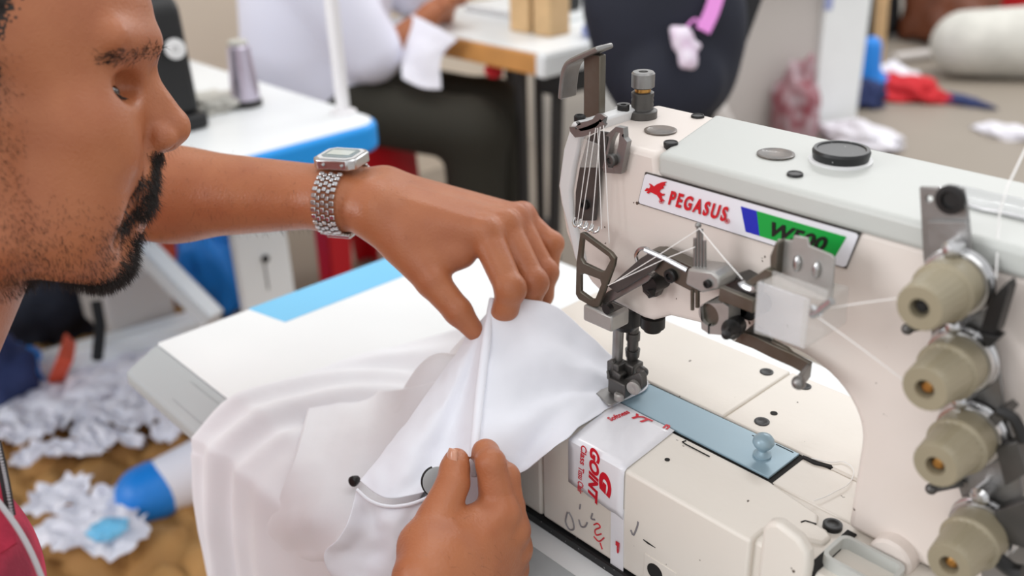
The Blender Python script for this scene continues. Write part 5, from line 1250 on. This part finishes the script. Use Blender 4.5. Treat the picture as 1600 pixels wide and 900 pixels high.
q = onz(1560, 122, fz); Sk = Body(); Sk.cone(q+up_*0.17-hR*0.18+hF*0.05, q+up_*0.17+hR*0.25, .16, .185, .05); ms_, _ = Sk.mesh('sack', 0.012); link('fabric_sack', ms_, 'sack_white', None, angle=3.0, origin=tuple(q), label='fat off white sack lying on the floor at the upper right', cat='sack')
q = onz(1440, 75, fz); rag('leather_bag', (q[0], q[1]+0.25, fz), (0.26, 0.20, 0.38), 'leather_brown', 'slumped brown leather bag behind the white sack', 'bag', 61, dis=0.45)
q = onz(1540, 45, fz); b = BM(); b.lathe((q[0], q[1]+0.3, fz), (0, 0, 1), [(0, 0.16), (0.02, 0.17), (0.38, 0.21), (0.40, 0.225), (0.40, 0.20), (0.03, 0.16), (0.03, 0)], 32); obj('plastic_tub', b, 'red_plastic', origin=(q[0], q[1]+0.3, fz), label='red plastic tub behind the white sack', cat='tub')
q = onz(1350, 60, fz); rag('dark_sack', (q[0]-0.1, q[1]+0.1, fz), (0.22, 0.2, 0.5), 'black_fabric', 'dark sack standing behind the wooden pole', 'sack', 63, dis=0.4)
# the littered floor at the lower left
rng2 = random.Random(5)
NX, NY = 130, 130; G2 = []
for i in range(NX+1):
    row = []
    for j in range(NY+1):
        x_ = -2.15+1.65*i/NX; y_ = -0.85+1.35*j/NY
        d_, _p = mnoise.voronoi(Vector((x_*11+0.6*mnoise.noise(Vector((x_*6, y_*6, 0))), y_*9, 0.3)))
        e = min(1, (d_[1]-d_[0])*2.2)
        row.append((x_, y_, fz+0.004+0.035*(e**0.6)+0.012*mnoise.noise(Vector((x_*20, y_*20, 2)))))
    G2.append(row)
b = BM(); b.grid(G2); obj('wrapping_paper', b, 'kraft_brown', angle=3.0, origin=(-1.3, -0.1, fz), label='spread of crumpled brown wrapping paper on the floor under the white scraps', cat='paper')
SCR = [(20, 600, .13, .10), (90, 610, .16, .10), (150, 640, .15, .11), (215, 590, .13, .10), (250, 570, .12, .09), (200, 640, .15, .10), (270, 620, .12, .10), (110, 640, .15, .10), (40, 650, .14, .11), (180, 600, .16, .12), (250, 610, .15, .12), (70, 600, .12, .10), (150, 690, .07, .13), (120, 715, .12, .05), (60, 725, .09, .06), (100, 790, .11, .09), (165, 815, .12, .11), (110, 850, .12, .09), (190, 855, .10, .10), (225, 655, .12, .09), (270, 690, .09, .07), (20, 690, .10, .06), (205, 560, .12, .08), (130, 575, .11, .08), (200, 700, .04, .10), (290, 640, .10, .08), (60, 690, .06, .09)]
for i, (px, py, a_, c_) in enumerate(SCR):
    q = onz(px, py, fz+0.04); n_ = 18; R0 = []
    ang = rng2.random()*math.pi; ca, sa = math.cos(ang), math.sin(ang); rows_ = []
    for u_ in range(n_+1):
        row = []
        for v_ in range(n_+1):
            U = -1+2*u_/n_; V = -1+2*v_/n_
            U2 = U*math.sqrt(1-V*V/2)*(1+0.45*mnoise.noise(Vector((U*2.2+i*7, V*2.2, i)))); V2 = V*math.sqrt(1-U*U/2)*(1+0.45*mnoise.noise(Vector((U*2.2, V*2.2+i*5, i+9))))
            kz = 0.75 if py < 690 else 0.58; lx, ly = U2*a_*kz, V2*c_*kz
            row.append((q[0]+lx*ca-ly*sa, q[1]+lx*sa+ly*ca, q[2]+0.016+0.035*abs(mnoise.noise(Vector((U*1.6+i, V*1.6, i*3))))+0.005*mnoise.noise(Vector((U*5, V*5, i)))+0.0012*i%0.012))
        rows_.append(row)
    where = ['in front of the white frame', 'beside the navy bag', 'under the table corner', 'near the grey table edge', 'at the bottom left', 'near the man\'s zipper'][0 if py < 620 and px > 100 else 1 if py < 660 and px < 100 else 2 if px > 215 else 3 if px > 150 else 4 if py > 760 else 5]
    cloth('cloth_scrap', rows_, None, m='scrap_white', origin=tuple(q), label='crumpled white cotton scrap on the brown paper '+where, cat='scrap', group='white scraps on the brown paper')
# white rolled bag with a blue end
q0 = onz(232, 770, fz+0.06); q1 = onz(322, 735, fz+0.06)
rb = thing('rolled_bag', 'white rolled plastic bag with a bright blue end under the table corner', 'bag', tuple(q0))
Rl = Body(); dv = (q1-q0); Rl.cone(q0+dv*0.15, q0+dv*1.3, .055, .060, .02); Rl.cone(q0+dv*0.4+up_*0.02, q0+dv*1.2+up_*0.03, .04, .05, .02); mrl, _ = Rl.mesh('roll', 0.006); link('roll', mrl, 'scrap_white', rb, angle=3.0)
Re = Body(); Re.cone(q0-dv*0.05, q0+dv*0.10, .058, .060, .02); mre, _ = Re.mesh('blue_end', 0.006); link('blue_end', mre, 'bag_blue', rb, angle=3.0, label='bright blue end')
rag('cloth_scrap', onz(170, 830, fz+0.09), (0.03, 0.03, 0.012), 'table_blue', 'tiny pale blue scrap on the white scraps at the bottom left', 'scrap', 71)
# white metal stand and the things around it
st = thing('metal_stand', 'white metal frame lying behind the white scraps at the left', 'stand', tuple(onz(200, 540, fz)))
b = BM(); b.tube([onz(50, 575, fz+0.09), onz(200, 535, fz+0.09), onz(340, 495, fz+0.09)], 1.0, flat=(0.07, 0.05), up=(0, 0, 1)); obj('rail', b, 'table_white', st, bevel=0.006)
b = BM(); b.tube([at(222, 385, 2.15), at(275, 440, 2.15), at(335, 500, 2.15)], 1.0, flat=(0.05, 0.04), up=(0, 0, 1)); obj('diagonal_brace', b, 'table_white', st, bevel=0.006)
b = BM(); b.bb(tuple(onz(185, 500, fz+0.08)-np.array([.08, .06, 0])), tuple(onz(235, 500, fz+0.08)+np.array([.06, .05, .16]))); obj('foot_box', b, 'panel_grey', st, bevel=0.01)
b = BM(); b.tube([at(150, 470, 2.1), at(157, 510, 2.1), at(152, 560, 2.05)], 0.012, 10); obj('cable', b, 'black_fabric', st)
rag('duffel_bag', onz(75, 515, fz), (0.18, 0.20, 0.17), 'navy_fabric', 'dark navy bag on the floor under the man\'s chin', 'bag', 81, dis=0.4)
rag('duffel_bag', onz(5, 640, fz), (0.12, 0.12, 0.14), 'navy_rag', 'dark blue bag on the floor at the left edge', 'bag', 83, dis=0.4)
q = onz(48, 600, fz+0.05); rag('plastic_bag', q, (0.05, 0.04, 0.08), 'bag_blue', 'small bright blue packet beside the dark blue bag', 'bag', 85, dis=0.4)
b = BM(); b.tube([onz(110, 530, fz+0.15), onz(102, 560, fz+0.15), onz(85, 600, fz+0.06)], 1.0, flat=(0.035, 0.006), sub=5, up=(1, 0, 0.3)); obj('red_strap', b, 'orange_red', origin=tuple(onz(100, 560, fz)), label='red strap looped over the white frame at the left', cat='strap')
rag('plastic_bag', onz(348, 470, fz), (0.11, 0.11, 0.22), 'bag_blue', 'bright blue plastic bag under the blue edged table beside the white panel', 'bag', 87, dis=0.5)
rag('cloth_rag', onz(285, 450, fz+0.0), (0.10, 0.10, 0.22), 'orange_red', 'orange red cloth under the blue edged table left of the blue bag', 'rag', 89, dis=0.5)
rag('cloth_rag', (-2.28, 0.42, fz), (0.15, 0.15, 0.24), 'scrap_white', 'heap of white cloth under the blue edged table', 'cloth', 91, dis=0.6)
rag('cloth_rag', onz(160, 490, fz), (0.05, 0.05, 0.12), 'wood_edge', 'small yellow cloth behind the navy bag', 'rag', 93, dis=0.5)
rag('cloth_rag', onz(182, 500, fz), (0.06, 0.06, 0.10), 'table_blue', 'pale blue cloth beside the white frame', 'rag', 95, dis=0.5)
